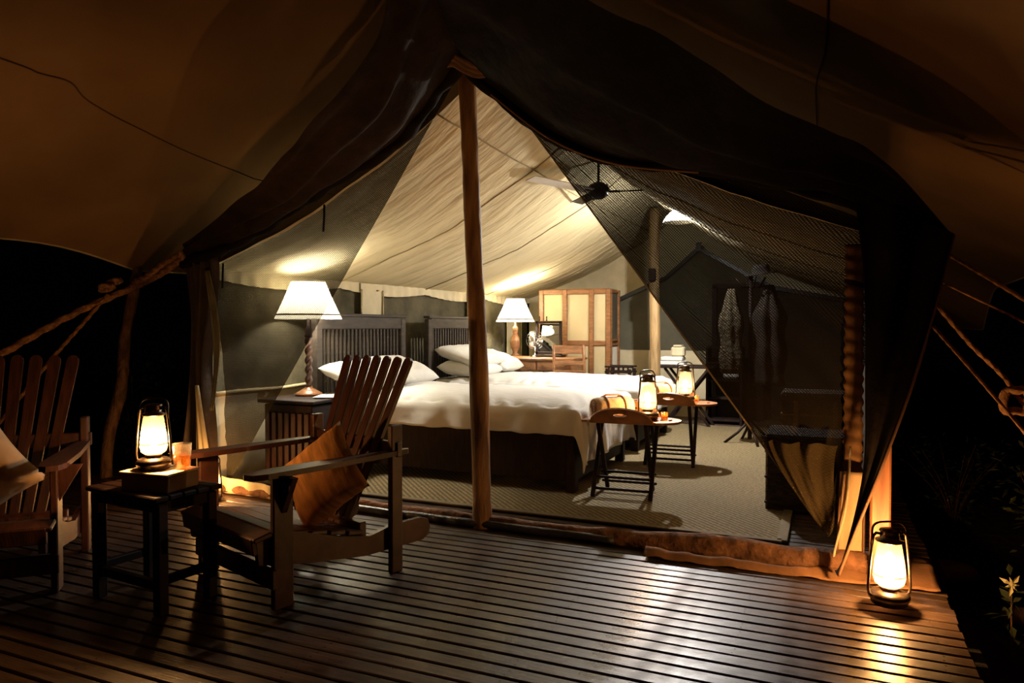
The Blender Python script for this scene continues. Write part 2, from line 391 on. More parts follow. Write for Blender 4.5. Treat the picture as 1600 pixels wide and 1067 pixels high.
v_.beam((-1.53, GY - .03, 2.18), (-1.53, GY - .03, 2.30), .07, .04)
v_.build('roof_trim', BLACKM, wall_back)
door = MB(); door.box((-1.03, GY - .02, .85), (.52, .03, 1.68)); door = door.build('door_1', DARKWALL); struct(door)
for sx in (-1.32, -.74):
    v_ = MB(); v_.box((sx, GY - .04, .86), (.06, .05, 1.72)); v_.build('door_post', DARKW, door)
v_ = MB(); v_.box((-1.03, GY - .04, 1.72), (.64, .05, .06)); v_.build('lintel', DARKW, door)

# deck-side sill: rolled canvas along the tent front
def sill_r(x): return .042 + .012 * nz((x, 0, 0), 3) + (.022 if x > -1.2 else 0) * min(1, (x + 1.2) / .5)
sl = MB(); pts = [(-3.95 + 4.3 * i / 130, 3.83 + .012 * nz((i * .2, 0, 0), 1) - .04 * (i / 130), sill_r(-3.95 + 4.3 * i / 130) * .78) for i in range(131)]
sl.tube(pts, [sill_r(p[0]) * (.9 + .16 * nz(p, 9)) for p in pts], 14)
sill = tag(sl.build('canvas_sill', cloth('sill_canvas', (.26, .13, .07), trans=.03, bump=1, scale=13, dirt=.3, bdist=.03), smooth=True), 'lumpy rolled brown canvas sill lying along the tent opening', 'sill')
v_ = MB(); v_.tube([(-3.35 + 2.3 * i / 60, 3.765 + .006 * math.sin(i * .5), .028) for i in range(61)], .024, 10)
tag(v_.build('rolled_tarp', mat('tarp', (.05, .05, .055), rough=.3, scale=20, bump=.4), smooth=True), 'shiny black rolled tarp edge on the deck in front of the centre pole', 'tarp')
def flapz(u, v):
    x = -.85 + 1.33 * u; yy = 3.70 + .46 * v * (x > -.1) * min(1, (x + .1) / .3) - .05 * (1 - u) * (1 - v)
    return (x, yy - .05 * (1 - v), .006 + .022 * max(0, nz((x, yy, 0), 4)) + .02 * max(0, nz((x, yy, 0), 11)) + (.03 * math.sin(v * PI)))
v_ = MB(); v_.grid(flapz, 60, 16)
tag(v_.build('ground_cloth', cloth('ground_cloth', (.27, .14, .07), trans=0, bump=.6, scale=8, dirt=.6), smooth=True, thick=.004), 'wrinkled brown ground cloth spreading under the right deck lantern', 'cloth')

# outer fly sheet stretched over the whole tent
def edge_l(y):
    if y > 4.21: return 1.665 + .04 * math.sin(min(1, (y - 4.21) / 5) * PI)
    return 1.665 + .16 * math.sin(min(PI / 2, (4.21 - y) / .95 * PI / 2)) - .05 * max(0, 3.2 - y) * .5
def edge_r(y):
    if y > 9.15: return 1.17
    if y > 8.5: return 1.17 + .42 * math.sin((9.15 - y) / .65 * PI / 2)
    return 1.59 + .05 * math.sin((8.5 - y) / 4.3 * PI) if y > 4.2 else 1.55
FXL, FXR, FZ = -5.32, 1.57, 3.75
def fly(x, y):
    if x < RX: t = (RX - x) / (RX - FXL); e = edge_l(y)
    else: t = (x - RX) / (FXR - RX); e = edge_r(y)
    t = min(1, max(0, t))
    s = 1 - t
    z = e + (FZ - e) * (.80 * s + .20 * s ** 2.2)
    z += .05 * nz((x, y, 0), .6) * math.sin(PI * t) + .012 * nz((x * 1.4, y * .5, 4), 1.8)
    return z
f_ = MB(); f_.grid(lambda u, v: (FXL + (FXR - FXL) * u, -2.5 + 14 * v, fly(FXL + (FXR - FXL) * u, -2.5 + 14 * v)), 90, 100)
flyo = tag(f_.build('tent_fly', FLY, smooth=True), 'large tan canvas fly sheet stretched high over the tent and deck', 'canopy')
for pts in ([(-3.81, 1.0), (-3.81, 2.26), (-3.82, 2.45), (-3.81, 2.62), (-3.89, 2.78), (-3.97, 3.14), (-4.04, 3.64), (-3.99, 4.4), (-3.95, 6.0)], [(.02, 1.0), (.0, 2.4), (-.01, 3.43), (-.06, 4.2), (-.06, 6.0)]):
    s_ = MB(); P = smooth_path([(p[0], p[1], 0) for p in pts], 40); s_.tube([(p.x, p.y, fly(p.x, p.y) - .006) for p in P], .004, 6); s_.build('seam', mat('fly_seam', (.10, .05, .025), rough=.9), flyo, True)
s_ = MB(); s_.tube([(FXL, -2.5 + 14 * i / 90, fly(FXL, -2.5 + 14 * i / 90)) for i in range(91)], .009, 6); s_.build('hem', BEIGE, flyo, True)
s_ = MB(); s_.tube([(FXR, -2.5 + 14 * i / 90, fly(FXR, -2.5 + 14 * i / 90)) for i in range(91)], .009, 6); s_.build('hem', BEIGE, flyo, True)

# ================================================================= TENT FRONT
# centre pole
pp = smooth_path([(-1.87, 3.80, 0), (-1.885, 3.80, .55), (-1.90, 3.80, 1.1), (-1.93, 3.81, 1.6), (-1.95, 3.80, 2.2), (-1.975, 3.80, 2.76)], 40)
v_ = MB(); v_.tube(pp, [.058 + .006 * nz(p, 3) + .005 * nz(p, 9) - .002 * i / 10 for i, p in enumerate(pp)], 16)
tag(v_.build('tent_pole', POLEW, smooth=True), 'rough peeled log pole standing in the middle of the tent opening', 'pole')
# inner pole with switch
t = thing('tent_pole', 'second log pole deeper inside the tent, behind the far bed', 'pole', (-1.87, 8.45, 0))
pp = smooth_path([(0, 0, 0), (.01, 0, 1), (-.01, 0, 1.9), (0, 0, 2.6)], 24)
v_ = MB(); v_.tube(pp, [.062 + .006 * nz(p, 4) for p in pp], 14); v_.build('shaft', mat('inner_pole', (.34, .22, .09), (.17, .10, .04), rough=.6, scale=6, stretch=(4, 4, .5), bump=.4), t, True)
v_ = MB(); v_.box((-.01, -.085, 1.81), (.085, .04, .15), bev=.008); v_.build('switch_box', DARKW, t)
# square post right
v_ = MB(); v_.box((.240, 3.72, .78), (.085, .085, 1.56), bev=.008)
tag(v_.build('corner_post', POSTW), 'reddish square timber post behind the right deck lantern', 'post')
# left branch post
pp = smooth_path([(-5.25, 3.86, -.5), (-5.25, 3.86, 0), (-5.28, 3.92, .35), (-5.22, 3.98, .7), (-5.30, 4.08, 1.1), (-5.29, 4.14, 1.4), (-5.30, 4.21, 1.70)], 50)
v_ = MB(); v_.tube(pp, [.052 - .012 * i / 50 + .010 * nz(p, 6) for i, p in enumerate(pp)], 12)
crooked = v_.build('crooked_post', BARK, smooth=True); tag(crooked, 'crooked bark-covered branch post holding the fly left of the tent', 'post')

# nets: two triangular flaps tied back from the apex
def tri(A, B, C, n, bow, seed, wr=.02):
    """sheet between edge A-B and edge A-C: u along from A, v across"""
    A, B, C = Vector(A), Vector(B), Vector(C)
    def fn(u, v):
        p = A.lerp(B, u).lerp(A.lerp(C, u), v)
        q = nz((u * 4, v * 7, seed), 1.2) * wr + wr * .5 * nz((u * 3, v * 25, seed), 1)
        return (p.x, p.y + q * u ** .6 + bow * math.sin(PI * v) * u, p.z)
    m = MB(); m.grid(fn, n, n); return m
left_top = (-4.12, 3.86, 1.60)
m = tri((-2.10, 3.845, 2.66), (-3.98, 3.87, .03), (-4.12, 3.87, 1.64), 40, .05, 1)
t = m.build('net_flap', NET, smooth=True); tag(t, 'left triangular insect net flap drawn across the bedside lamp', 'net')
m = tri((-1.76, 3.845, 2.60), (.02, 3.84, .17), (.30, 3.86, 1.66), 44, .03, 2, .03)
t = m.build('net_flap', NETR, smooth=True); tag(t, 'right triangular insect net flap hanging to a point above the rug corner', 'net')
v_ = MB(); v_.tube(smooth_path([(-1.76, 3.84, 2.60), (-1.15, 3.84, 1.77), (-.5, 3.835, .88), (.02, 3.835, .17)], 30), .005, 6); v_.build('net_hem', mat('net_hem', (.30, .24, .14), rough=.9), t, True)
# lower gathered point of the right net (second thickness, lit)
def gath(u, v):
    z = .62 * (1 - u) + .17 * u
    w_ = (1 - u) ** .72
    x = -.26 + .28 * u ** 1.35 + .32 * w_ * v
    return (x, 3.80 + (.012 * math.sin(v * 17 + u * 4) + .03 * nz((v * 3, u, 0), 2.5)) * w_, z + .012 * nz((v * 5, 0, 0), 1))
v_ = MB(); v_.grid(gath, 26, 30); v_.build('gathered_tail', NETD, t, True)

# left bunched door curtain
def bunch(u, v):
    z = 1.68 * (1 - u) + .02
    w_ = .15 + .05 * math.cos(u * PI * 2) - .02 * math.sin(u * 6)
    xc = -4.16 + .04 * math.sin(u * PI) - .05 * u
    return (xc + (v - .5) * 2 * w_ * .75 + .015 * math.sin(z * 5), 3.80 + .035 * math.sin(v * 26 + u * 2) + .02 * math.sin(v * 9 - u * 3), z)
v_ = MB(); v_.grid(bunch, 30, 60)
t = tag(v_.build('door_curtain', mat('curtain_dark', (.055, .035, .022), (.03, .018, .012), rough=.9, scale=8, bump=.4), smooth=True, thick=.004), 'dark gathered canvas door curtain hanging at the left tent corner', 'curtain')
v_ = MB(); v_.grid(lambda u, v: (-4.04 + .035 * u + .07 * math.sin(u * PI) + (v - .5) * (.06 + .02 * math.sin(u * 5)), 3.765 + .012 * math.sin(v * 12), 1.60 - 1.0 * u), 26, 8)
v_.build('lit_edge', GREENISH, t, True, thick=.004)  # curtain edge coloured pale and translucent, as lit from inside the tent
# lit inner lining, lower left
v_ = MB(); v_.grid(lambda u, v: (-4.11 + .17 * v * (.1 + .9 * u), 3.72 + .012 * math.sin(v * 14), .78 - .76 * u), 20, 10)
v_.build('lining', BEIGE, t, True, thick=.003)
v_ = MB(); v_.grid(lambda u, v: (-4.02 + .60 * u, 3.80 + .01 * math.sin(u * 20), .12 * v * (1 - .3 * u) + .01), 20, 5)
v_.build('tail_hem', BEIGE, t, True, thick=.003)

# apron: dark canvas of the roof front hanging forward, with folds
lowL = [(-1.95, 3.72, 2.72), (-2.14, 3.76, 2.60), (-2.42, 3.77, 2.34), (-2.95, 3.78, 2.12), (-3.32, 3.79, 1.97), (-3.70, 3.80, 1.81), (-4.28, 3.80, 1.66)]
uppL = [(-1.75, 2.7, 3.05), (-1.90, 2.85, 2.86), (-2.10, 3.05, 2.64), (-2.55, 3.10, 2.32), (-2.95, 3.25, 2.12), (-3.45, 3.45, 1.98), (-4.28, 3.78, 1.80)]
lowR = [(-1.95, 3.72, 2.72), (-1.78, 3.76, 2.56), (-1.42, 3.77, 2.27), (-1.05, 3.77, 2.10), (-.62, 3.78, 2.02), (-.18, 3.80, 1.90), (.14, 3.80, 1.78), (.46, 3.78, 1.56)]
uppR = [(-1.75, 2.7, 3.05), (-1.40, 2.85, 2.96), (-1.02, 3.00, 2.66), (-.62, 3.03, 2.42), (-.26, 3.05, 2.12), (.02, 3.15, 1.98), (.24, 3.35, 1.87), (.53, 3.78, 1.60)]
def apron(lo, up, seed):
    def fn(u, v):
        a = poly_at(lo, u); b = poly_at(up, u); p = a.lerp(b, v)
        fold = .035 * math.sin(v * 17 + 3 * nz((u * 3, v, seed), 1)) * math.sin(PI * v) + .03 * nz((u * 9, v * 3, seed), 1.4) * .5
        p.z -= .10 * math.sin(PI * v) * math.sin(PI * min(1, u * 1.1)) - fold
        p.y -= fold * .8
        return p
    m = MB(); m.grid(fn, 70, 36); return m
t = thing('front_apron', 'dark folded canvas apron hanging along both front roof edges of the tent', 'canvas', (0, 0, 0))
apron(lowL, uppL, 1).build('left_wing', cloth('lit_apron_canvas', (.034, .020, .013), trans=.03, bump=.6, scale=7, dirt=.5, bdist=.04), t, True); apron(lowR, uppR, 5).build('right_wing', DARKC, t, True)  # same canvas: left wing coloured browner as lantern-lit, right one as unlit
# rolled-up door under the roof edge, both sides
rl = smooth_path([(p[0], p[1] - .03, p[2] - .01) for p in lowL], 60)
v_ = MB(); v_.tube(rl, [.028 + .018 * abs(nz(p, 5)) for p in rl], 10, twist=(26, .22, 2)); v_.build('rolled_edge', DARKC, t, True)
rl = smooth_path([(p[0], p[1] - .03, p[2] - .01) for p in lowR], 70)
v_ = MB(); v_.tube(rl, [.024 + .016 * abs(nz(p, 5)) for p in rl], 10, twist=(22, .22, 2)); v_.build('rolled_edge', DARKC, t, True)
rl = smooth_path([(p[0] + .02, p[1] - .07, p[2] - .035) for p in lowR[1:5]], 30)
v_ = MB(); v_.tube(rl, .007, 6); v_.build('cord_piping', PIPING, t, True)
v_ = MB()
v_.grid(lambda u, v: (-2.16 + .42 * u, 3.70 - .06 * math.sin(u * PI) - .03 * v, 2.71 + .03 * math.sin(u * PI * 2) - .10 * abs(u - .45) + (.10 - .05 * u) * (v - .3) + .012 * math.sin(v * 16 + u * 6)), 26, 14)
v_.build('tied_gather', cloth('gather_canvas', (.24, .14, .08), trans=.03, bump=.4, scale=14), t, True, thick=.004)
for px, pz, py in ((-2.52, 2.50, 3.62), (-3.05, 2.15, 3.66), (-3.87, 1.64, 3.75), (-2.95, 1.98, 3.70)):
    v_ = MB(); v_.tube([(px, py, pz), (px + .015, py - .02, pz - .08), (px - .01, py, pz - .17)], .007, 6); v_.build('tie_tape', DARKC, t, True)

# dark right door flap
FL = [(.11, 1.86), (.16, 1.42), (.17, .95), (.165, .52), (.08, .09), (.05, .05)]
FR = [(.50, 1.60), (.485, 1.52), (.375, 1.03), (.255, .63), (.13, .26), (.06, .045)]
def flapf(u, v):
    a = poly_at([(p[0], 3.66, p[1]) for p in FL], u); b = poly_at([(p[0], 3.60, p[1]) for p in FR], u)
    p = a.lerp(b, v); p.y += .03 * math.sin(v * 11 + u * 4) * (1 - u); return p
v_ = MB(); v_.grid(flapf, 40, 20)
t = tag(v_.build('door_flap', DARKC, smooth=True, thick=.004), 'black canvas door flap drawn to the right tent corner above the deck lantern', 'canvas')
v_ = MB(); v_.tube(smooth_path([(p[0] + .004, 3.598, p[1]) for p in FR], 30), .007, 6); v_.build('edge_rope', PIPING, t, True)
v_ = MB(); v_.tube(smooth_path([(.115, 3.79, .62), (.10, 3.78, .35), (.055, 3.76, .14), (.04, 3.75, .06)], 16), .006, 6); v_.build('edge_rope', BEIGE, t, True)
# quilted strip and pale jamb strip
v_ = MB(); v_.grid(lambda u, v: (.085 + .085 * v + .004 * math.sin(u * 150), 3.86 + .005 * math.sin(u * 125 + v * 2), .25 + 1.35 * u), 180, 6)
t = tag(v_.build('jamb_strap', cloth('strap_canvas', (.17, .09, .04), trans=.03, bump=.4, scale=10), smooth=True, thick=.004), 'puckered brown canvas strip running up the right side of the opening', 'strap')
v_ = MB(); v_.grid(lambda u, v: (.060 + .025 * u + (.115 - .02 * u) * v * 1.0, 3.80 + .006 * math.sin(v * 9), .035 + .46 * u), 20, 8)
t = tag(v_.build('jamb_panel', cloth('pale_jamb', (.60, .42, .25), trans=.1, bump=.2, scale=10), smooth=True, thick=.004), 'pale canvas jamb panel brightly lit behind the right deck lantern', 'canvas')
for e in (0, 1):
    v_ = MB(); v_.tube([(.060 + .115 * e, 3.793, .035), (.073 + .105 * e, 3.793, .495)], .006, 6); v_.build('jamb_edge', PIPING, t, True)

# ================================================================= ROPES
def rope(name, pts, r, label, n=None, parts=None, tw=True):
    L = sum((Vector(a) - Vector(b)).length for a, b in zip(pts, pts[1:])); n = n or int(L / max(.006, r * .45))
    m = MB(); m.tube(smooth_path(pts, n), r, 12, twist=(2.2 / r * .45, .26, 3) if tw else None)
    return tag(m.build(name, ROPEM, smooth=True), label, 'rope')
o = rope('guy_rope', [(-4.26, 3.76, 1.70), (-4.75, 3.95, 1.60), (-5.26, 4.12, 1.52), (-5.45, 3.75, 1.30), (-5.6, 3.3, 1.0), (-5.75, 2.9, .72)], .024, 'thick twisted guy rope from the left tent corner over the crooked post')
for q, ang in ((0, .0), (1, .8)):
    v_ = MB(); v_.tube([(-5.34 + .05 * math.cos(a) + q * .03, 4.02 - .09 * q + .045 * math.sin(a), 1.56 - .05 * q + .02 * math.sin(a * 1.3 + ang)) for a in [i * 2 * PI / 20 for i in range(21)]], .02, 10, twist=(40, .26, 3)); v_.build('knot', ROPEM, o, True)
o = rope('guy_rope', [(-4.26, 3.74, 1.72), (-4.55, 3.85, 1.68), (-4.9, 3.98, 1.60), (-5.2, 4.1, 1.57)], .022, 'doubled upper strand of twisted rope tied at the left tent corner')
o = rope('guy_rope', [(-5.36, 3.98, 1.46), (-5.42, 3.80, 1.22), (-5.52, 3.62, .95), (-5.75, 3.3, .4)], .013, 'thin loose rope tail hanging beside the crooked post')
o = rope('guy_rope', [(.51, 3.78, 1.53), (.82, 3.45, 1.24), (1.35, 3.05, .75), (1.8, 2.7, .3)], .008, 'dark guy rope from the upper right tent corner across the fly', n=80)
o = rope('guy_rope', [(.46, 3.8, 1.42), (1.0, 3.9, 1.12), (1.7, 3.9, .72)], .005, 'thinnest guy line running right from the tent corner', n=60)
o = rope('guy_rope', [(.45, 3.75, 1.20), (.68, 3.5, .86), (1.1, 3.0, .20), (1.35, 2.7, -.3)], .007, 'lowest guy rope running down right from the tent side', n=70)
o = rope('guy_rope', [(.44, 3.8, 1.34), (.60, 3.78, 1.12), (.72, 3.75, .98), (.80, 3.65, .84), (1.05, 3.5, .55)], .009, 'knotted guy rope hanging at the right edge over dark ground', n=90)
v_ = MB(); v_.tube([(.75 + .045 * math.cos(a), 3.66, .88 + .055 * math.sin(a) + .01 * math.sin(3 * a)) for a in [i * 2 * PI / 24 for i in range(25)]], .017, 10, twist=(44, .26, 3)); v_.build('knot', ROPEM, o, True)

# ================================================================= FURNITURE OUTSIDE
def adirondack(label, loc, rz):
    t = thing('deck_chair', label, 'chair', loc, rz, 'slatted wooden armchairs on the deck')
    W = .34
    for s in (-1, 1):
        m = MB(); m.box((s * W, .045, .285), (.030, .095, .565), bev=.005); m.build('front_leg', CHAIRW, t)
        m = MB(); m.box((s * W, .655, .36), (.035, .068, .72), bev=.005); m.build('rear_leg', CHAIRW, t)
        # side rail with rounded tail
        out = [(-.05, .20), (-.06, .30), (.1, .315), (.35, .235), (.52, .20), (.66, .225), (.84, .225), (.885, .21), (.90, .17), (.89, .13), (.85, .11), (.5, .11), (.2, .15)]
        xo = s * (W - .035)
        m = MB(); m.prism(out, lambda p: (xo - .014, p[0], p[1]), lambda p: (xo + .014, p[0], p[1])); m.build('side_rail', CHAIRW, t)
        arm = [(-.11, -.03), (-.125, .0), (-.11, .045), (-.05, .062), (.25, .058), (.55, .035), (.72, .02), (.74, 0), (.72, -.02), (.5, -.035), (0, -.05)]
        m = MB(); m.prism(arm, lambda p: (s * (W + p[1] * 1.0), p[0], .572 - .0 * p[0]), lambda p: (s * (W + p[1]), p[0], .596 - .0 * p[0])); m.build('armrest', CHAIRW, t)
        m = MB(); m.prism([(0, 0), (.09, 0), (0, -.16)], lambda p: (s * (W + .016 + p[0]), .035, .57 + p[1]), lambda p: (s * (W + .016 + p[0]), .06, .57 + p[1])); m.build('arm_bracket', CHAIRW, t)
    for i in range(6):
        yy = -.045 + i * .098; z = .325 - .105 * (i / 5) ** 1.1 + (-.012 if i == 0 else 0)
        m = MB(); m.box((0, yy, z + .008), (.70 if i < 1 else .62, .085, .022), rot=(R(-9 if i else 12), 0, 0), bev=.006); m.build('seat_slat', CHAIRW, t)
    m = MB(); m.box((0, -.075, .285), (.66, .022, .075), rot=(R(8), 0, 0)); m.build('front_apron', CHAIRW, t)
    m = MB(); m.box((0, .0, .135), (.72, .025, .085)); m.build('stretcher', CHAIRW, t)
    m = MB(); m.box((0, .66, .60), (.74, .03, .07)); m.build('back_brace', CHAIRW, t)
    m = MB(); m.box((0, .50, .23), (.58, .04, .07)); m.build('lower_brace', CHAIRW, t)
    for i in range(7):
        k = (i - 3) / 3
        bx, tx = k * .165, k * .262
        top = 1.045 - .006 * abs(k)
        a = Vector((bx, .47, .20)); b = Vector((tx, .815, top)); L = (b - a).length
        wb_, wt = .019, .0285
        out = [(-wb_, 0), (wb_, 0), (wt, L - .035), (wt * .85, L - .014), (wt * .5, L - .003), (0, L), (-wt * .5, L - .003), (-wt * .85, L - .014), (-wt, L - .035)]
        d = (b - a).normalized(); x = Vector((1, 0, 0)); x = (x - d * x.dot(d)).normalized(); n = d.cross(x)
        m = MB(); m.prism(out, lambda p: a + x * p[0] + d * p[1] - n * .009, lambda p: a + x * p[0] + d * p[1] + n * .009); m.build('back_slat', CHAIRW, t)
    return t
adirondack('slatted wooden deck chair with a tan cushion, in front of the tent bed', (-2.445, 2.415, 0), R(-18))
adirondack('slatted wooden deck chair with a cream cushion, cut by the left edge', (-3.40, 1.83, 0), R(44))

def pillow_mb(w, h, th, seed=0, n=22, pinch=.12):
    m = MB()
    def fn(sgn):
        def f(u, v):
            x = (u - .5) * 2; y = (v - .5) * 2
            e = (1 - x ** 4) * (1 - y ** 4)
            xx = x * (1 - pinch * (1 - x * x) * 0 - pinch * .6 * (1 - abs(y)) * 0) * (1 - pinch * (y * y) * 0)
            sx = 1 - pinch * (1 - y * y) * 0 - pinch * (1 - abs(y) ** 2) * abs(x) * .5
            sy = 1 - pinch * (1 - abs(x) ** 2) * abs(y) * .5
            z = sgn * th / 2 * max(0, e) ** .5 * (1 + .25 * nz((x, y, seed), 1.8)) + .008 * nz((x * 3, y * 3, seed), 2)
            return (x * sx * w / 2, y * sy * h / 2, z)
        return f
    m.grid(fn(1), n, n); m.grid(fn(-1), n, n); return m
def place(o, loc, x, y):
    """orient o so its local X, Y follow x and y"""
    X = Vector(x).normalized(); Z = X.cross(Vector(y)).normalized(); Y = Z.cross(X)
    o.matrix_world = Matrix.Translation(loc) @ Matrix((X, Y, Z)).transposed().to_4x4()
    return o
def chair_pt(loc, rz, p):
    return Vector(loc) + Matrix.Rotation(rz, 3, 'Z') @ Vector(p)
# tan cushion stands on one corner against the back
def cushion(name, label, m_, loc, rz, p, wd, th, tilt=25, roll=45, turn=0):
    o = pillow_mb(wd, wd, th, seed=rz, pinch=.2).build(name, m_, smooth=True)
    q = Matrix.Translation(chair_pt(loc, rz, p)) @ Matrix.Rotation(rz + turn, 4, 'Z') @ Matrix.Rotation(R(90 - tilt), 4, 'X') @ Matrix.Rotation(R(roll), 4, 'Z')
    o.matrix_world = q
    e = MB(); s = wd / 2 - .002
    e.tube([(-s, -s, 0), (s, -s, 0), (s, s, 0), (-s, s, 0), (-s, -s, 0)], .005, 6)
    tag(o, label, 'cushion'); return o
cushion('cushion', 'tan cushion standing on its corner on the nearer deck chair', TAN, (-2.445, 2.415, 0), R(-18), (.165, .365, .485), .39, .15, 22, 42, R(16))
cushion('cushion', 'cream cushion propped in the deck chair at the left edge', CREAMCUSH, (-3.40, 1.83, 0), R(44), (-.08, .36, .50), .46, .15, 24, 38)

# side table
t = thing('side_table', 'dark square slatted side table between the two deck chairs', 'table', (-2.72, 2.23, 0), R(-5))
tb = [(-.24, -.19), (.24, -.19), (.24, .19), (-.24, .19)]
for sx in (-1, 1):
    for sy in (-1, 1):
        m = MB(); m.box((sx * .212, sy * .12, .235), (.045, .045, .47)); m.build('leg', DARKW, t)
    m = MB(); m.box((sx * .212, 0, .14), (.03, .21, .035)); m.build('stretcher', DARKW, t)
    m = MB(); m.box((sx * .212, 0, .45), (.03, .21, .05)); m.build('rail', DARKW, t)
for sy in (-1, 1):
    m = MB(); m.box((0, sy * .12, .45), (.40, .03, .05)); m.build('rail', DARKW, t)
m = MB(); m.box((0, -.12, .12), (.40, .03, .04)); m.build('stretcher', DARKW, t)
for i in range(5):
    m = MB(); m.box((0, -.132 + i * .066, .487), (.49, .062, .022), bev=.005); m.build('top_slat', DARKW, t)
t = thing('wooden_box', 'closed pale-topped box on the side table under the lantern', 'box', (-2.645, 2.20, .498), R(6))
m = MB(); m.box((0, 0, .036), (.25, .18, .072), bev=.004); m.build('body', BOOKC, t)
m = MB(); m.box((0, 0, .077), (.26, .19, .010), bev=.004); m.build('lid', PAPER, t)

# hurricane lantern
def lantern(label, loc, rz, s=1.0, watts=LANTERN_W, group='hurricane lanterns', fs=1.0):
    t = thing('hurricane_lantern', label, 'lantern', loc, rz, group)
    S = lambda L: [(a * s, b * s) for a, b in L]
    m = MB(); m.lathe(S([(.060, 0), (.064, .004), (.064, .012), (.072, .022), (.072, .036), (.060, .046), (.036, .052), (.030, .056)]), 24); m.build('fuel_tank', METAL, t, True)
    m = MB(); m.lathe(S([(.030, .056), (.034, .060), (.034, .070), (.018, .078), (.012, .082)]), 18); m.build('burner', BRASS, t, True)
    m = MB(); m.lathe(S([(.036, .066), (.050, .078), (.056, .100), (.055, .125), (.051, .160), (.046, .190), (.041, .222), (.038, .236)]), 28, cap=False); m.build('glass_globe', GLOBE, t, True)
    m = MB(); m.lathe(S([(.040, .232), (.050, .237), (.050, .241), (.034, .246), (.033, .272), (.037, .275), (.034, .281), (.016, .286), (.0001, .287)]), 20); m.build('chimney_cap', METAL, t, True)
    for k in (-1, 1):
        m = MB(); m.tube([(k * x * s, 0, z * s) for x, z in ((.066, .030), (.078, .042), (.081, .065), (.076, .14), (.068, .215), (.062, .258), (.052, .268), (.030, .264))], .0055 * s, 8); m.build('side_tube', METAL, t, True)
        m = MB(); m.tube([(k * .048 * s * math.cos(a) * 1.1, .048 * s * math.sin(a) * 1.1, .112 * s) for a in [-PI / 2 + i * PI / 12 for i in range(13)]], .0018 * s, 5); m.build('guard_wire', METAL, t, True)
    # carrying bail
    m = MB(); m.tube([(-.070 * s, 0, .22 * s)] + [(-.067 * s * math.copysign(abs(math.cos(i * PI / 14)) ** .6, math.cos(i * PI / 14)), .012 * s * math.sin(i * PI / 14), (.255 + .052 * math.sin(i * PI / 14) ** .6) * s) for i in range(15)] + [(.070 * s, 0, .22 * s)], .0042 * s, 6); m.build('bail_handle', METAL, t, True)
    m = MB(); m.lathe(S([(.001, .082), (.009, .092), (.013, .105), (.010, .122), (.004, .140), (.0004, .155)]), 12); m.build('flame', FLAME, t, True)
    m = MB(); m.tube([(.048 * s, .03 * s, .062 * s), (.08 * s, .045 * s, .060 * s)], .002 * s, 5); m.lathe(S([(.009, 0), (.009, .004)]), 10, (.082 * s, .046 * s, .056 * s)); m.build('wick_knob', METAL, t)
    lamp('flame_light', (0, 0, .125 * s), watts, LANTERN_C, .022 * s, t)
    return t
lantern('lit hurricane lantern on the side table between the deck chairs', (-2.672, 2.19, .58), R(18), 1.0, LANTERN_W * .75)
lantern('lit hurricane lantern standing on the deck right of the tent opening', (.255, 3.37, .03), R(25), 1.12, LANTERN_W * 1.1)

lantern('lit hurricane lantern on the deck behind the front leg of the nearer chair', (-3.86, 3.62, .0), R(10), 1.0, LANTERN_W * .45)
def tumbler(label, loc):
    t = thing('tumbler', label, 'glass', loc, 0)
    m = MB(); m.lathe([(.030, 0), (.034, .004), (.040, .11), (.038, .11), (.033, .010), (.0001, .008)], 20, cap=False); m.build('glass', CLEAR, t, True)
    m = MB(); m.lathe([(.0001, .011), (.032, .011), (.036, .06), (.0001, .06)], 18, cap=False); m.build('drink', AMBERG, t, True)
    return t
tumbler('half-full drinking glass beside the lantern on the pale-topped box', (-2.565, 2.245, .58))

# ================================================================= INTERIOR
# rug
rg = MB(); rx0, rx1, ry0, ry1 = -3.95, -.21, 4.16, 8.75
rg.grid(lambda u, v: (rx0 + (rx1 - rx0) * u + .012 * math.sin(v * 5) * (u > .99), ry0 + (ry1 - ry0) * v, .014), 20, 24)
rg.box(((rx0 + rx1) / 2, (ry0 + ry1) / 2, .008), (rx1 - rx0, ry1 - ry0, .010))
rug = tag(rg.build('rug', RUGM), 'large woven sisal rug under both beds', 'rug')
N_ = RUGM.node_tree.nodes; L_ = RUGM.node_tree.links
# woven rows
wv = N_.new('ShaderNodeTexWave'); wv.inputs['Scale'].default_value = 13; wv.bands_direction = 'DIAGONAL'; wv.inputs['Distortion'].default_value = .6
mxn = N_.new('ShaderNodeMix'); mxn.data_type = 'RGBA'; mxn.blend_type = 'MULTIPLY'; mxn.inputs[0].default_value = .7
cr_ = [n for n in N_ if n.type == 'VALTORGB'][0]; tc_ = [n for n in N_ if n.type == 'TEX_COORD'][0]
L_.new(tc_.outputs['Object'], wv.inputs['Vector']); L_.new(cr_.outputs[0], mxn.inputs[6]); L_.new(wv.outputs[0], mxn.inputs[7]); L_.new(mxn.outputs[2], N_['Principled BSDF'].inputs['Base Color'])
for a, b in (((rx0, ry0), (rx1, ry0)), ((rx1, ry0), (rx1 , ry1))):
    m = MB(); m.beam((a[0], a[1], .017), (b[0], b[1], .017), .055, .012, up=(0, 0, 1)); m.build('border', BORDER, rug)

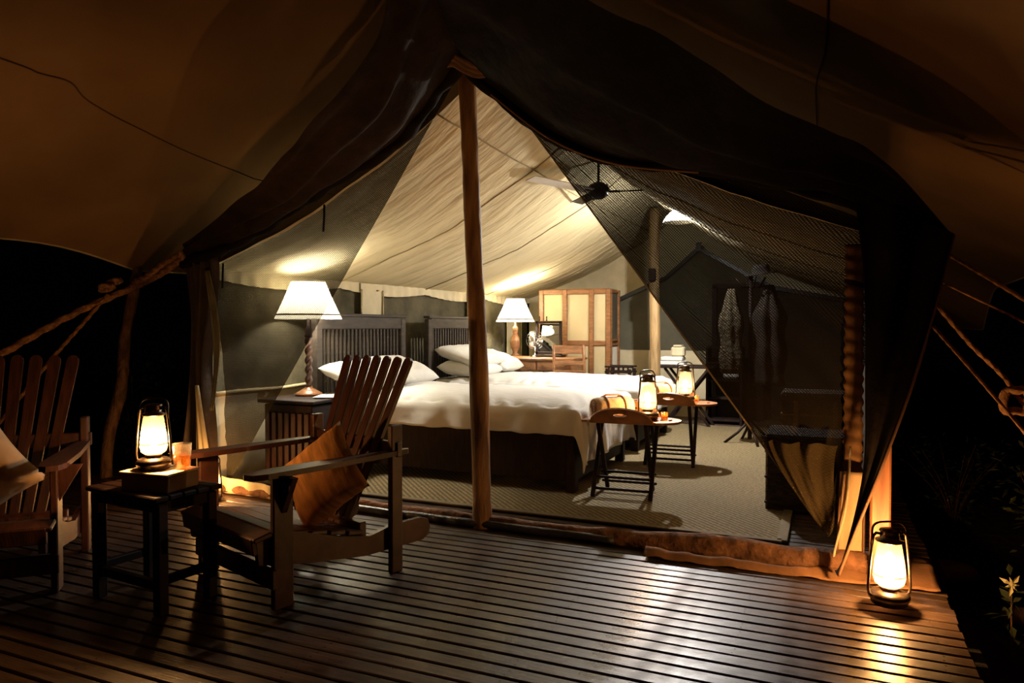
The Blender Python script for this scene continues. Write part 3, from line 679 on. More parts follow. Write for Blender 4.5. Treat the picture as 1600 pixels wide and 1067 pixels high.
# beds
def duvet_mb(x0, x1, y0, y1, top, hang_near, hang_far, hang_foot, seed):
    """cloth laid over the mattress: inside stays puffed, outside hangs"""
    X0, X1, YA, YB = x0 + .28, x1 + hang_foot, y0 - hang_near, y1 + hang_far
    nu, nv = 110, 96
    def fn(u, v):
        x = X0 + (X1 - X0) * u; y = YA + (YB - YA) * v
        cx = min(x, x1); cy = min(max(y, y0), y1)
        ex, ey = x - cx, y - cy
        L = math.hypot(ex, ey)
        d = min(x1 - x, y - y0, y1 - y) if L == 0 else 0
        puff = .055 * (1 - math.exp(-max(0, d) * 9)) + .028 * nz((x, y, seed), 1.6) * min(1, d * 6)
        wr = (.012 * math.sin((x * 34 + 7 * nz((x, y, seed), 2)) + y * 9) + .010 * nz((x * 3, y, seed), 5))
        edge = math.exp(-abs(d) * 12) if L == 0 else 1
        z = top + puff + wr * edge * (1.3 if L == 0 else .2)
        if L > 0:
            r = .05; a = min(L / r, PI / 2)
            drop = r * (1 - math.cos(a)) + max(0, L - r * PI / 2); outw = r * math.sin(a) + .10 * max(0, L - .08) * (1 if ex > 0 and abs(ey) > 0 else .25)
            ruf = .009 * math.sin(x * 21 + 6 * nz((x, y, 1), 1.5)) + .022 * nz((x * 2, y * 2, seed), 3)
            if ex > 0 and abs(ey) < .02: ruf = .014 * math.sin(y * 20 + 4 * nz((x, y, 1), 2)) + .015 * nz((x, y * 2, seed), 4)
            f = min(1, L / .12)
            cx += ex / L * (outw + ruf * f); cy += ey / L * (outw + ruf * f)
            z -= drop
        return (cx, cy, max(z, .03))
    m = MB(); m.grid(fn, nu, nv); return m
def bed(label, y0, y1, seed, hang_foot):
    x0, x1 = -3.92, -1.63
    t = thing('bed', label, 'bed', (0, 0, 0), 0, 'twin beds')
    cy = (y0 + y1) / 2
    for yy, nm in ((y0, 'side_rail'), (y1, 'side_rail')):
        m = MB(); m.box(((x0 + x1) / 2, yy + (.02 if yy == y0 else -.02), .27), (x1 - x0, .035, .36)); m.build(nm, DARKW, t)
    m = MB(); m.box((x1 - .02, cy, .27), (.035, y1 - y0, .36)); m.build('foot_rail', DARKW, t)
    for yy in (y0 + .03, y1 - .03):
        m = MB(); m.box((x1 - .025, yy, .245), (.075, .075, .46), bev=.008); m.build('leg', DARKW, t)
    m = MB(); m.box(((x0 + x1) / 2, cy, .53), (x1 - x0 - .08, y1 - y0 - .06, .20), bev=.04); m.build('mattress', WHITE, t)
    # headboard
    hb = MB()
    for yy in (y0 + .03, y1 - .03): hb.box((x0, yy, .64), (.06, .085, 1.28), bev=.008)
    hb.box((x0, cy, 1.235), (.05, y1 - y0 - .1, .12), bev=.008); hb.box((x0 - .0, cy, 1.30), (.08, y1 - y0 + .03, .028), bev=.008); hb.box((x0, cy, .55), (.045, y1 - y0 - .1, .16))
    h = hb.build('headboard', HEADW, t)
    n = 21
    s0 = None
    for i in range(n):
        yy = y0 + .115 + (y1 - y0 - .23) * i / (n - 1)
        if s0 is None:
            m = MB(); m.box((0, 0, 0), (.022, .030, .56), bev=.004); s0 = m.build('slat', HEADW, h); s = s0
        else: s = s0.copy(); col.objects.link(s)
        s.parent = h; s.location = (x0, yy, .90)
    return t
bed('nearer twin bed with white duvet falling over its foot corner', 4.78, 6.14, 1, .42)
tag(duvet_mb(-3.92, -1.62, 4.77, 6.15, .615, .21, .16, .42, 1).build('duvet', WHITE, smooth=True, thick=.012), 'white wrinkled duvet on the nearer bed', 'duvet')
bed('farther twin bed beyond the first, under a white duvet', 6.62, 7.98, 4, .3)
tag(duvet_mb(-3.92, -1.62, 6.61, 7.99, .615, .20, .16, .30, 4).build('duvet', WHITE, smooth=True, thick=.012), 'white smooth duvet on the farther bed', 'duvet')
def pillow(label, loc, rz, tilt, w_=.50, h_=.72, th=.17, seed=1):
    o = pillow_mb(w_, h_, th, seed, pinch=.14).build('pillow', PILLOW, smooth=True)
    o.matrix_world = Matrix.Translation(loc) @ Matrix.Rotation(rz, 4, 'Z') @ Matrix.Rotation(R(tilt), 4, 'Y')
    return tag(o, label, 'pillow')
pillow('plump white pillow leaning at the head of the nearer bed', (-3.62, 5.62, .80), R(4), 22, seed=2)
pillow('white pillow lying behind the deck chair slats on the nearer bed', (-3.60, 5.10, .79), R(-5), 14, seed=3)
pillow('lower cream pillow lying flat at the head of the farther bed', (-3.58, 7.0, .74), R(3), 6, seed=4)
pillow('upper frilled cream pillow stacked left of the pole on the farther bed', (-3.60, 7.02, .88), R(-4), 16, seed=5)
pillow('white pillow right of the centre pole on the farther bed', (-3.58, 7.66, .80), R(6), 20, seed=6)

# bedside cabinet + papers
t = thing('bedside_cabinet', 'dark bedside cabinet carrying the twisted lamp left of the bed', 'cabinet', (-3.76, 4.50, 0))
m = MB(); m.box((0, 0, .31), (.46, .46, .58)); m.build('body', DARKW, t)
m = MB(); m.box((0, 0, .625), (.54, .54, .026), bev=.006); m.build('top', DARKW, t)
for i in range(7):
    m = MB(); m.box((-.19 + i * .063, -.238, .30), (.042, .018, .48), bev=.004); m.build('front_slat', CHAIRW, t)
for sx in (-1, 1):
    for sy in (-1, 1):
        m = MB(); m.box((sx * .2, sy * .2, .02), (.05, .05, .05)); m.build('foot', DARKW, t)
m = MB()
for i in range(3): m.box((.16, .12 - .03 * i, .641 + .004 * i), (.19, .26, .003), rot=(0, 0, R(12 * i)), bev=.001)
tag(m.build('magazine_stack', PAPER), 'loose pale papers lying beside the twisted lamp', 'papers')
bpy.data.objects['magazine_stack'].location = (-3.76, 4.50, 0)

def table_lamp(label, loc, kind):
    t = thing('table_lamp', label, 'lamp', loc, 0, 'bedside table lamps')
    if kind == 'twist':
        m = MB(); m.lathe([(.105, 0), (.11, .006), (.105, .018), (.06, .045), (.034, .06), (.028, .075)], 28); m.build('base', mat('lamp_wood', (.24, .10, .045), rough=.3), t, True)
        m = MB(); m.tube([(0, 0, .07 + .40 * i / 120) for i in range(121)], .024, 24, twist=(80, .34, 2)); m.build('twisted_stem', CHAIRW, t, True)
        m = MB(); m.lathe([(.026, .47), (.034, .485), (.022, .50), (.030, .53), (.014, .56), (.012, .64)], 16); m.build('stem_top', DARKW, t, True)
        z0, z1, r0, r1, n = .62, .92, .265, .135, 60
    else:
        m = MB(); m.lathe([(.06, 0), (.062, .01), (.035, .03), (.030, .05), (.055, .11), (.062, .15), (.052, .22), (.028, .29), (.036, .31), (.030, .33), (.038, .36), (.02, .38), (.01, .40), (.01, .48)], 22); m.build('turned_base', MIDW, t, True)
        z0, z1, r0, r1, n = .44, .73, .25, .115, 48
    wob = lambda a, z: 1 + .006 * math.cos(a * n / 2)
    m = MB(); m.lathe([(r0, z0), (r0 + (r1 - r0) * .12 - .0, z0 + (z1 - z0) * .12), (r0 + (r1 - r0) * .5 - .004, z0 + (z1 - z0) * .5), (r1, z1)], n, cap=False, wob=wob); sh = m.build('lamp_shade', SHADE, t, True)
    m = MB(); m.lathe([(r0 - .012 + .003, z0 + (z1 - z0) * .13 - .006), (r0 - .008, z0 + (z1 - z0) * .13)], n, cap=False)
    m.tube([((r0 - (r0 - r1) * .12 + .002) * math.cos(a), (r0 - (r0 - r1) * .12 + .002) * math.sin(a), z0 + (z1 - z0) * .12) for a in [i * 2 * PI / 48 for i in range(49)]], .006, 6); m.build('shade_trim', mat('trim_dark', (.12, .09, .05), rough=.8), sh, True)
    m = MB()
    for i in range(32):
        a = i * 2 * PI / 32; m.ball((r1 * math.cos(a), r1 * math.sin(a), z1 + .003), .008, 6, 4)
    m.build('shade_beading', SHADE, sh, True)
    for a in (0, 2 * PI / 3, 4 * PI / 3):
        m = MB(); m.tube([(.012 * math.cos(a), .012 * math.sin(a), z1 - .03), (r1 * math.cos(a), r1 * math.sin(a), z1 - .004)], .002, 5); m.build('spider', BRASS, t)
    m = MB(); m.ball((0, 0, z0 + .11), .03, 12, 8); m.build('bulb', BULB, t, True)
    lamp('bulb_light', (0, 0, z0 + .17), LAMP_W, LAMP_C, .06, t)
    return t
table_lamp('lit table lamp with barley-twist stem on the bedside cabinet', (-3.85, 4.62, .64), 'twist')
table_lamp('lit table lamp with turned wooden base on the writing desk', (-3.68, 8.44, .82), 'turned')

# writing desk with drawers
t = thing('writing_desk', 'brown writing desk with small drawers beyond the farther bed', 'desk', (-3.36, 8.62, 0))
m = MB(); m.box((0, 0, .785), (1.02, .56, .03), bev=.006); m.build('top', MIDW, t)
m = MB(); m.box((0, .02, .70), (.98, .48, .14)); m.build('carcass', MIDW, t)
for i in range(4):
    m = MB(); m.box((-.36 + .24 * i, -.235, .70), (.215, .02, .11), bev=.005); d = m.build('drawer', MIDW, t)
    m = MB(); m.tube([(-.40 + .24 * i, -.25, .705), (-.385 + .24 * i, -.265, .695), (-.335 + .24 * i, -.265, .695), (-.32 + .24 * i, -.25, .705)], .005, 6); m.build('handle', BRASS, d, True)
for sx in (-1, 1):
    for sy in (-1, 1):
        m = MB(); m.box((sx * .46, sy * .22, .32), (.05, .05, .64), taper=(1.3, 1.3)); m.build('leg', MIDW, t)
# mirror
t = thing('dressing_mirror', 'framed dressing mirror standing on the writing desk', 'mirror', (-3.33, 8.74, .80))
f4 = [((-.165, 0, .03), (-.165, 0, .47)), ((.165, 0, .03), (.165, 0, .47)), ((-.18, 0, .455), (.18, 0, .455)), ((-.18, 0, .05), (.18, 0, .05))]
for a, b in f4:
    m = MB(); m.beam(a, b, .035, .035, up=(0, 1, 0)); m.build('frame', DARKW, t)
m = MB(); m.box((0, .008, .25), (.30, .008, .38)); o = m.build('mirror_glass', MIRROR, t); o.rotation_euler = (R(-9), 0, 0)
m = MB(); m.box((0, .03, .012), (.40, .18, .024)); m.build('base', DARKW, t)
for sx in (-.13, -.03):
    m = MB(); m.lathe([(.012, .474), (.006, .50), (.010, .52), (.001, .54)], 10, (sx, 0, 0)); m.build('finial', DARKW, t, True)
# desk fan
t = thing('desk_fan', 'small chrome desk fan behind the turned lamp', 'fan', (-3.52, 8.74, .80), R(25))
m = MB(); m.lathe([(.07, 0), (.07, .01), (.02, .03), (.012, .05), (.012, .14)], 18); m.build('stand', CHROME, t, True)
m = MB()
for rr in (.03, .06, .09, .12):
    for yy in (-.035, .035):
        m.tube([(rr * math.cos(a), yy * (1 - (rr / .13) ** 2 * .8), .22 + rr * math.sin(a)) for a in [i * 2 * PI / 24 for i in range(25)]], .0022, 5)
for i in range(16):
    a = i * 2 * PI / 16; m.tube([(.02 * math.cos(a), -.035, .22 + .02 * math.sin(a)), (.125 * math.cos(a), -.006, .22 + .125 * math.sin(a))], .0018, 5)
m.build('guard', CHROME, t, True)
for i in range(3):
    a = i * 2 * PI / 3; m = MB(); m.grid(lambda u, v: ((.02 + .085 * u) * math.cos(a + (v - .5) * .9), .01 * (v - .5) * 2, .22 + (.02 + .085 * u) * math.sin(a + (v - .5) * .9)), 6, 5); m.build('blade', CHROME, t, True, thick=.002)
m = MB(); m.ball((0, .03, .22), .035, 12, 8); m.build('motor', CHROME, t, True)
# desk chair
t = thing('desk_chair', 'brown wooden chair pulled up to the writing desk', 'chair', (-2.88, 8.36, 0), R(10))
for sx in (-1, 1):
    m = MB(); m.tube([(sx * .19, -.19, 0), (sx * .19, -.17, .45), (sx * .185, -.20, .70), (sx * .18, -.25, .98)], .018, 8); m.build('rear_leg', MIDW, t, True)
    m = MB(); m.box((sx * .19, .19, .22), (.04, .04, .44)); m.build('front_leg', MIDW, t)
m = MB(); m.box((0, 0, .455), (.44, .42, .035), bev=.012); m.build('seat', MIDW, t)
for z, yy, hh in ((.92, -.235, .10), (.76, -.215, .05), (.64, -.195, .05)):
    m = MB(); m.box((0, yy, z), (.37, .022, hh), rot=(R(10), 0, 0)); m.build('back_rail', MIDW, t)

# wardrobe of three cream panelled doors with an open mesh side
t = thing('wardrobe', 'tall wardrobe with cream fabric panels in brown wood frames', 'wardrobe', (0, 0, 0))
wx0, wx1, wy, wd_, wh = -3.54, -2.60, 9.02, .42, 1.69
sts = [wx0, wx0 + .34, wx0 + .71, wx1]
for x in sts:
    m = MB(); m.box((x, wy, wh / 2), (.06, .05, wh)); m.build('stile', MIDW, t)
for z in (wh - .03, .98, .06):
    m = MB(); m.box(((wx0 + wx1) / 2, wy + .004, z), (wx1 - wx0, .04, .06)); m.build('rail', MIDW, t)
for a, b in zip(sts, sts[1:]):
    for z0, z1 in ((.09, .95), (1.01, wh - .06)):
        m = MB(); m.box(((a + b) / 2, wy + .015, (z0 + z1) / 2), (b - a - .05, .012, z1 - z0)); m.build('panel', PANELC, t)
for yy in (wy + .04, wy + wd_):
    m = MB(); m.box((wx1 + .01, yy, wh / 2), (.05, .05, wh)); m.build('side_post', MIDW, t)
for z in (wh - .03, 1.02, .96, .60):
    m = MB(); m.box((wx1 + .01, wy + wd_ / 2, z), (.035, wd_, .03)); m.build('side_rail', MIDW, t)
m = MB(); m.box((wx1 + .005, wy + wd_ / 2, 1.34), (.008, wd_ - .05, .62)); m.build('side_mesh', REARMESH, t)
m = MB(); m.box((wx1 + .005, wy + wd_ / 2, .5), (.008, wd_ - .05, .85)); m.build('side_panel', PAPER, t)
m = MB(); m.box(((wx0 + wx1) / 2, wy + wd_ / 2, wh), (wx1 - wx0, wd_, .02)); m.build('top', MIDW, t)

# luggage rack / low stool beyond far bed
t = thing('slatted_stool', 'low dark stool with pierced top rail beyond the farther bed', 'stool', (-2.32, 8.60, 0))
for sx in (-1, 1):
    for sy in (-1, 1):
        m = MB(); m.box((sx * .14, sy * .12, .34), (.035, .035, .68)); m.build('leg', DARKW, t)
for sy in (-1, 1):
    m = MB(); m.box((0, sy * .12, .705), (.34, .03, .022)); m.build('top_rail', DARKW, t)
    m = MB(); m.box((0, sy * .12, .64), (.34, .03, .022)); m.build('rail', DARKW, t)
    for i in range(5):
        m = MB(); m.box((-.12 + .06 * i, sy * .12, .672), (.018, .02, .05)); m.build('spindle', DARKW, t)
m = MB(); m.box((0, 0, .56), (.32, .28, .02)); m.build('shelf', DARKW, t)

# butler tray tables
def tray_table(label, loc, rz=0):
    t = thing('tray_table', label, 'table', loc, rz, 'folding butler tray tables')
    H_ = .525; a_, b_ = .22, .17
    m = MB(); m.box((0, 0, H_), (2 * a_, 2 * b_, .018)); m.build('tray', MIDW, t)
    def flapm(kind):
        hw = a_ if kind in ('front', 'back') else b_
        dp = .125 if kind in ('front', 'back') else .165
        n = 14
        outer = [(hw * math.cos(PI * i / n), dp * math.sin(PI * i / n)) for i in range(n + 1)]
        hole = [(.045 * math.cos(2 * PI * i / 12), dp * .55 + .014 * math.sin(2 * PI * i / 12)) for i in range(13)]
        # ring of quads from outline to hole (outline is closed along the hinge)
        ol = outer + [(-hw + 2 * hw * i / 10, 0) for i in range(1, 10)]
        V = []; F = []; K = 48
        def ray_hit(ang):
            d = (math.cos(ang), math.sin(ang)); best = 9
            P = ol + [ol[0]]
            for p, q in zip(P, P[1:]):
                ex, ey = q[0] - p[0], q[1] - p[1]; wx, wy_ = p[0], p[1] - dp * .55
                den = d[0] * ey - d[1] * ex
                if abs(den) < 1e-9: continue
                tt = (wx * ey - wy_ * ex) / den; uu = (wx * d[1] - wy_ * d[0]) / den
                if tt > 1e-5 and -1e-6 <= uu <= 1 + 1e-6: best = min(best, tt)
            return (d[0] * best, dp * .55 + d[1] * best)
        for i in range(K):
            an = 2 * PI * i / K; o_ = ray_hit(an); h_ = (.045 * math.cos(an), dp * .55 + .014 * math.sin(an))
            V += [(*o_, -.008), (*o_, .008), (*h_, .008), (*h_, -.008)]
        for i in range(K):
            j = (i + 1) % K
            for q in range(4): F.append((i * 4 + q, j * 4 + q, j * 4 + (q + 1) % 4, i * 4 + (q + 1) % 4))
        mb = MB(); mb.add(V, F); return mb
    for kind, ang, mt in (('front', 58, MIDW), ('back', 58, MIDW), ('right', 0, PAPER), ('left', 0, MIDW)):
        o = flapm(kind).build('tray_flap', MIDW, t)
        rot = {'front': R(180), 'back': 0, 'right': R(-90), 'left': R(90)}[kind]
        off = {'front': (0, -b_, H_), 'back': (0, b_, H_), 'right': (a_, 0, H_), 'left': (-a_, 0, H_)}[kind]
        o.matrix_local = Matrix.Translation(off) @ Matrix.Rotation(rot, 4, 'Z') @ Matrix.Rotation(R(ang), 4, 'X')
    for s in (-1, 1):
        m = MB(); m.beam((s * .20, -.17, 0), (s * .20, .15, H_ - .01), .028, .028); m.build('leg', DARKW, t)
        m = MB(); m.beam((s * .165, .17, 0), (s * .165, -.15, H_ - .01), .028, .028); m.build('leg', DARKW, t)
        m = MB(); m.beam((-.20, s * .135, .055), (.20, s * .135, .055), .018, .018, up=(0, 0, 1)); m.build('rung', DARKW, t)
        m = MB(); m.beam((-.20, s * .10, .13), (.20, s * .10, .13), .018, .018, up=(0, 0, 1)); m.build('rung', DARKW, t)
    return t
T1, T2 = (-1.29, 4.92, .014), (-1.22, 6.20, .014)
tray_table('folding tray table at the foot of the nearer bed', T1, R(4))
tray_table('folding tray table at the foot of the farther bed', T2, R(4))
lantern('lit hurricane lantern on the tray table of the nearer bed', (T1[0] + .155, T1[1] + .0, .55), R(60), 1.12, LANTERN_W * .4)
lantern('lit hurricane lantern on the tray table of the farther bed', (T2[0] + .12, T2[1] - .02, .55), R(40), 1.12, LANTERN_W * .4)
def blanket(label, loc, rz):
    t = thing('rolled_blanket', label, 'blanket', loc, rz, 'rolled strapped blankets')
    r = .075; Mx = Matrix.Rotation(R(90), 3, 'Y')
    def cyl(r_, x0, x1, n=24, rings=10):
        m = MB(); V = []; F = []
        for i in range(rings + 1):
            x = x0 + (x1 - x0) * i / rings; e = min(i, rings - i) / rings; q = r_ * (1 - .12 * max(0, .12 - e) / .12)
            for k in range(n): a = 2 * PI * k / n; V.append((x, q * math.cos(a), r_ + q * math.sin(a)))
        for i in range(rings):
            for k in range(n): F.append((i * n + k, i * n + (k + 1) % n, (i + 1) * n + (k + 1) % n, (i + 1) * n + k))
        F.append(tuple(range(n))); F.append(tuple(rings * n + k for k in range(n)))
        m.add(V, F); return m
    cyl(r, -.15, .15).build('roll', TOWEL, t, True)
    for x in (-.07, .07):
        m = MB(); m.tube([(x, (r + .003) * math.cos(a), r + (r + .003) * math.sin(a)) for a in [i * 2 * PI / 28 for i in range(29)]], .007, 6); m.build('strap', LEATHER, t, True)
    m = MB(); m.tube([(-.07, 0, 2 * r + .006), (-.05, 0, 2 * r + .014), (.05, 0, 2 * r + .014), (.07, 0, 2 * r + .006)], .007, 6); m.build('handle', LEATHER, t, True)
    m = MB(); m.tube([(-.152, r * .6 * (1 - i / 40) * math.cos(i * .5), r + r * .85 * (1 - i / 40) * math.sin(i * .5)) for i in range(36)], .004, 5); m.build('spiral_end', LEATHER, t, True)
    return t
blanket('rolled cream blanket in leather straps on the nearer tray table', (T1[0] - .10, T1[1] + .0, .549), R(48))
blanket('rolled cream blanket in leather straps on the farther tray table', (T2[0] - .10, T2[1] - .0, .549), R(48))
def candle(label, loc):
    t = thing('candle_glass', label, 'candle', loc, 0, 'small candle glasses on the tray tables')
    m = MB(); m.lathe([(.020, 0), (.024, .003), (.026, .05), (.024, .05), (.022, .006), (.0001, .005)], 16, cap=False); m.build('glass', AMBERG, t, True)
    m = MB(); m.lathe([(.019, .006), (.019, .028), (.0001, .028)], 14); m.build('wax', PAPER, t, True)
    m = MB(); m.lathe([(.0005, .03), (.004, .036), (.001, .05)], 8); m.build('flame', CANDLEF, t, True)
candle('small amber candle glass on the nearer tray table', (T1[0] + .26, T1[1] + .06, .549))
candle('small amber candle glass on the farther tray table', (T2[0] + .19, T2[1] + .10, .549))

# pendant lamp
t = thing('pendant_lamp', 'lit ribbed glass pendant lamp hanging under the ridge', 'lamp', (-1.33, 7.05, 2.22))
m = MB(); m.lathe([(.15, 0), (.145, .01), (.135, .03), (.11, .065), (.075, .10), (.045, .13), (.035, .15)], 40, cap=False, wob=lambda a, z: 1 + .012 * math.cos(a * 20)); m.build('glass_shade', RIBG, t, True)
m = MB(); m.lathe([(.037, .145), (.037, .19), (.012, .20), (.001, .20)], 14); m.build('holder', BRASS, t, True)
m = MB(); m.tube([(0, 0, .19), (0, 0, .34)], .004, 6); m.build('cord', BLACKM, t)
m = MB(); m.ball((0, 0, .075), .03, 12, 8); m.build('bulb', BULB, t, True)
lamp('bulb_light', (0, 0, .035), PENDANT_W, PENDANT_C, .03, t)
# ceiling fan
t = thing('ceiling_fan', 'dark ceiling fan with one blade coloured as lit under the tent ridge', 'fan', (-1.87, 6.15, 2.42))
m = MB(); m.tube([(0, 0, .04), (0, 0, .28)], .012, 8); m.build('down_rod', BLACKM, t)
m = MB(); m.lathe([(.03, .07), (.085, .04), (.10, 0), (.085, -.05), (.04, -.08), (.001, -.085)], 20); m.build('motor', BLACKM, t, True)
for i, a in enumerate((R(248), R(8), R(128))):
    ca, sa = math.cos(a), math.sin(a)
    m = MB(); m.box((.09 + (.40 if i == 0 else .25), 0, -.02), (.76 if i == 0 else .46, .11, .010), rot=(R(12), 0, 0)); o = m.build('blade', WHITE if i == 0 else DARKW, t); o.rotation_euler = (0, 0, a)  # first blade coloured white as lit, others dark as dimmed behind the net
    m = MB(); m.box((.13, 0, -.02), (.12, .04, .012)); o = m.build('blade_iron', BLACKM, t); o.rotation_euler = (0, 0, a)

# luggage stand + linen behind the net
t = thing('luggage_stand', 'dark cross-legged stand near the rear door', 'stand', (-1.52, 8.75, 0))
for s in (-1, 1):
    m = MB(); m.beam((-.28, s * .17, 0), (.26, s * .17, .70), .03, .03, up=(0, 1, 0)); m.build('leg', DARKW, t)
    m = MB(); m.beam((.28, s * .14, 0), (-.26, s * .14, .70), .03, .03, up=(0, 1, 0)); m.build('leg', DARKW, t)
m = MB(); m.box((0, 0, .715), (.64, .40, .03)); m.build('top', DARKW, t)
for i, (wd, lab) in enumerate(((.30, 'lower folded white towel on the rear stand'), (.26, 'upper folded cream towel on the rear stand'))):
    m = MB(); m.box((0, 0, 0), (wd, .24, .05), bev=.02); o = m.build('folded_towel', WHITE if i == 0 else PILLOW); o.location = (-1.70, 8.72, .756 + i * .052); tag(o, lab, 'towel')
m = MB(); m.box((0, 0, .06), (.16, .14, .12), bev=.02); m.box((0, 0, .13), (.10, .14, .02)); o = m.build('lidded_tin', BEIGE); o.location = (-1.64, 8.74, .835); tag(o, 'squarish pale tin on top of the folded towels', 'tin')
# rear shelf with linen
t = thing('shelf_unit', 'dark shelf unit with white linen standing by the rear door', 'shelf', (-1.13, 9.1, 0))
for sx in (-1, 1):
    m = MB(); m.box((sx * .20, 0, .47), (.03, .30, .94)); m.build('side', DARKW, t)
for z in (.05, .32, .54, .75, .94):
    m = MB(); m.box((0, 0, z), (.40, .30, .025)); m.build('shelf', DARKW, t)
for i, z in enumerate((.62, .845)):
    m = MB(); m.box((0, 0, 0), (.18, .22, .10), bev=.03); o = m.build('folded_linen', WHITE); o.location = (-1.05, 9.06, z - .005); tag(o, ('lower' if i == 0 else 'upper') + ' stack of white linen in the rear shelf unit', 'linen')

# coat stand with hat, robes
t = thing('coat_stand', 'dark wooden coat stand behind the right net', 'coat stand', (-.70, 7.6, 0))
m = MB(); m.tube([(0, 0, .05), (0, 0, 1.72)], .022, 10); m.build('pole', DARKW, t, True)
for i in range(4):
    a = i * PI / 2 + .4
    m = MB(); m.tube([(0, 0, .25), (.12 * math.cos(a), .12 * math.sin(a), .12), (.26 * math.cos(a), .26 * math.sin(a), .012)], .014, 8); m.build('foot', DARKW, t, True)
    m = MB(); m.tube([(0, 0, 1.60), (.09 * math.cos(a), .09 * math.sin(a), 1.60), (.15 * math.cos(a), .15 * math.sin(a), 1.70)], .011, 8); m.build('hook', DARKW, t, True)
def robe(label, loc, w_, z0, z1, mt, seed):
    m = MB(); m.lathe([(w_ * (.25 + .75 * min(1, i / 5)) * (1 + .1 * math.sin(i + seed)), z1 + (z0 - z1) * i / 16) for i in range(17)], 36, cap=False, wob=lambda a, z: .8 + .28 * math.cos(a * 6 + z * 2 + seed) * .5 + (.3 * abs(math.cos(a))))
    o = m.build('hanging_robe', mt, smooth=True, thick=.004); o.location = loc; return tag(o, label, 'robe')
robe('pale speckled robe hanging from the coat stand', (-.88, 7.52, 0), .10, .72, 1.58, cloth('robe', (.17, .135, .085), trans=.05, bump=1, scale=30, dirt=.35), 1)
robe('dark brown coat hanging right of the pale robe', (-.52, 7.62, 0), .13, .60, 1.62, mat('coat', (.03, .018, .012), rough=.9), 3)
m = MB(); m.lathe([(.15, 0), (.15, .006), (.085, .012), (.08, .06), (.065, .09), (.001, .10)], 24, wob=lambda a, z: 1 + .06 * math.cos(2 * a)); o = m.build('hat', mat('hat_felt', (.025, .017, .012), rough=.9), smooth=True); o.location = (-.60, 7.58, 1.73); o.rotation_euler = (R(8), R(-6), 0); tag(o, 'dark felt hat on top of the coat stand', 'hat')
# hanging lantern-like bright object at right (metal flask on hook)
t = thing('hanging_flask', 'small metal flask hanging on the dark right wall', 'flask', (.20, 6.0, 1.20))
m = MB(); m.lathe([(.022, 0), (.026, .01), (.024, .13), (.010, .16), (.010, .19)], 14); m.build('body', CHROME, t, True)
m = MB(); m.tube([(0, 0, .19), (.01, 0, .26), (.05, 0, .30)], .003, 5); m.build('strap', LEATHER, t)
m = MB(); m.tube([(0, 0, 0), (.14, 0, .0)], .006, 6)
# trunks
def trunk(label, loc, d, rz=0):
    t = thing('wicker_trunk', label, 'trunk', loc, rz)
    m = MB(); m.box((0, 0, d[2] * .4), (d[0], d[1], d[2] * .8), bev=.012); m.build('body', WICKER, t)
    m = MB(); m.box((0, 0, d[2] * .9), (d[0] + .02, d[1] + .02, d[2] * .2), bev=.018); m.build('lid', WICKER, t)
    for k in range(3):
        m = MB(); m.box((0, 0, d[2] * (.12 + .33 * k)), (d[0] + .012, d[1] + .012, .014), bev=.004); m.build('woven_band', LEATHER if k == 2 else WICKER, t)
    for sx in (-.28, .28):
        m = MB(); m.box((sx * d[0], -d[1] / 2 - .008, d[2] * .75), (.03, .012, d[2] * .35), bev=.003); m.build('strap', LEATHER, t)
trunk('large wicker trunk on the floor behind the right net', (-.07, 5.12, .002), (.56, .50, .50), 0)
trunk('smaller wicker trunk standing behind the large one', (-.06, 5.68, .002), (.46, .40, .72), 0)

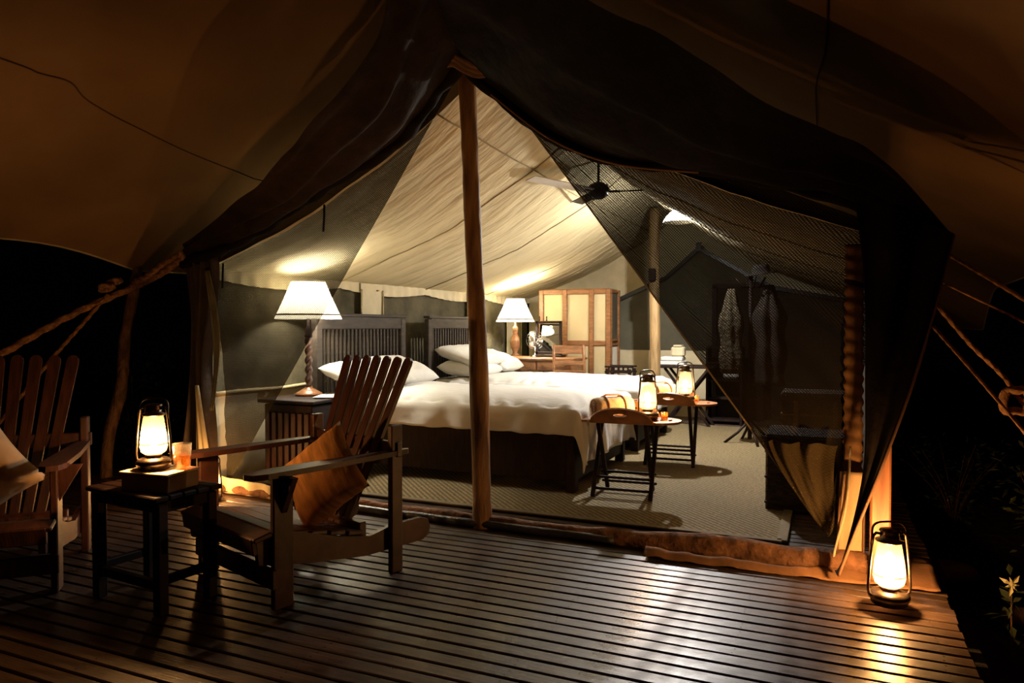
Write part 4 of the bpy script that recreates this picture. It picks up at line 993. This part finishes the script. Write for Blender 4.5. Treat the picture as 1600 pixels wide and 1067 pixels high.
# ================================================================= GARDEN AT RIGHT
def leafy(label, name, loc, n, h, spread, size, cat, seed, flower=False):
    rnd = random.Random(seed)
    t = thing(name, label, cat, loc)
    st = MB(); lf = MB(); stems = []
    ns = 1 if flower else 9
    for i in range(ns):
        a = rnd.uniform(0, 2 * PI); r = spread * rnd.uniform(.3, 1) * (.15 if flower else 1); hh = h * rnd.uniform(.7, 1.05)
        P = smooth_path([(0, 0, 0), (r * .3 * math.cos(a), r * .3 * math.sin(a), hh * .5), (r * math.cos(a), r * math.sin(a), hh)], 8); stems.append(P)
        st.tube(P, [.006 * (1 - .6 * k / 8) for k in range(9)], 5)
    st.build('stem', BARK, t, True)
    for i in range(n):
        P = stems[rnd.randrange(ns)]; p = P[rnd.randrange(2, 9)]
        d = Vector((rnd.gauss(0, 1), rnd.gauss(0, 1), rnd.gauss(.3, .6))).normalized(); s = size * rnd.uniform(.6, 1.3)
        c0 = p + d * rnd.uniform(0, spread * .35); x = d.cross(Vector((rnd.gauss(0, 1), rnd.gauss(0, 1), 1))).normalized()
        lf.add([c0, c0 + d * s * .5 + x * s * .2, c0 + d * s + Vector((0, 0, -s * .15)), c0 + d * s * .5 - x * s * .2], [(0, 1, 2, 3)])
    o = lf.build('foliage', LEAF, t); o['kind'] = 'stuff'
    if flower:
        p = stems[0][-1]; f = MB()
        for i in range(7):
            a = i * 2 * PI / 7; d = Vector((math.cos(a), math.sin(a) * .4, math.sin(a))) ; x = Vector((-d.z, 0, d.x)); s = .045 * (.7 + .5 * (i % 2))
            f.add([p, p + d * s * .5 + x * s * .18 + Vector((0, -.01, 0)), p + d * s, p + d * s * .5 - x * s * .18 + Vector((0, -.01, 0))], [(0, 1, 2, 3)])
        f.ball(tuple(p), .012, 8, 6)
        f.build('flower', PETAL, t)
    return t
leafy('small plant with one pale star-shaped flower right of the deck', 'flowering_plant', (.80, 3.92, -.38), 26, .46, .16, .07, 'plant', 3, True)
leafy('dim leafy shrub behind the flowering plant', 'shrub', (1.25, 4.9, -.42), 600, .85, .45, .06, 'shrub', 5)
leafy('dark shrub at the far right edge', 'shrub', (1.75, 4.4, -.42), 600, .9, .5, .06, 'shrub', 9)
leafy('low shrub beside the right tent wall', 'shrub', (.95, 6.6, -.42), 500, .7, .45, .05, 'shrub', 12)
leafy('dark bushy shrub in the night left of the crooked post', 'shrub', (-6.6, 5.2, -.42), 700, 1.2, .7, .07, 'shrub', 15)
for i, (x, y, s, lab) in enumerate(((1.0, 4.55, .09, 'reddish stone lying among the shrubs'), (.72, 5.2, .13, 'larger grey-brown stone beside the tent'))):
    m = MB(); m.add(*(lambda b: (b.v, b.f))(MB().ball((0, 0, 0), s, 12, 8, (1.4, 1, .6)))); o = m.build('stone', STONE, smooth=True); o.location = (x, y, -.36); tag(o, lab, 'stone')
    for v in o.data.vertices: v.co *= 1 + .25 * nz(v.co, 8, i)
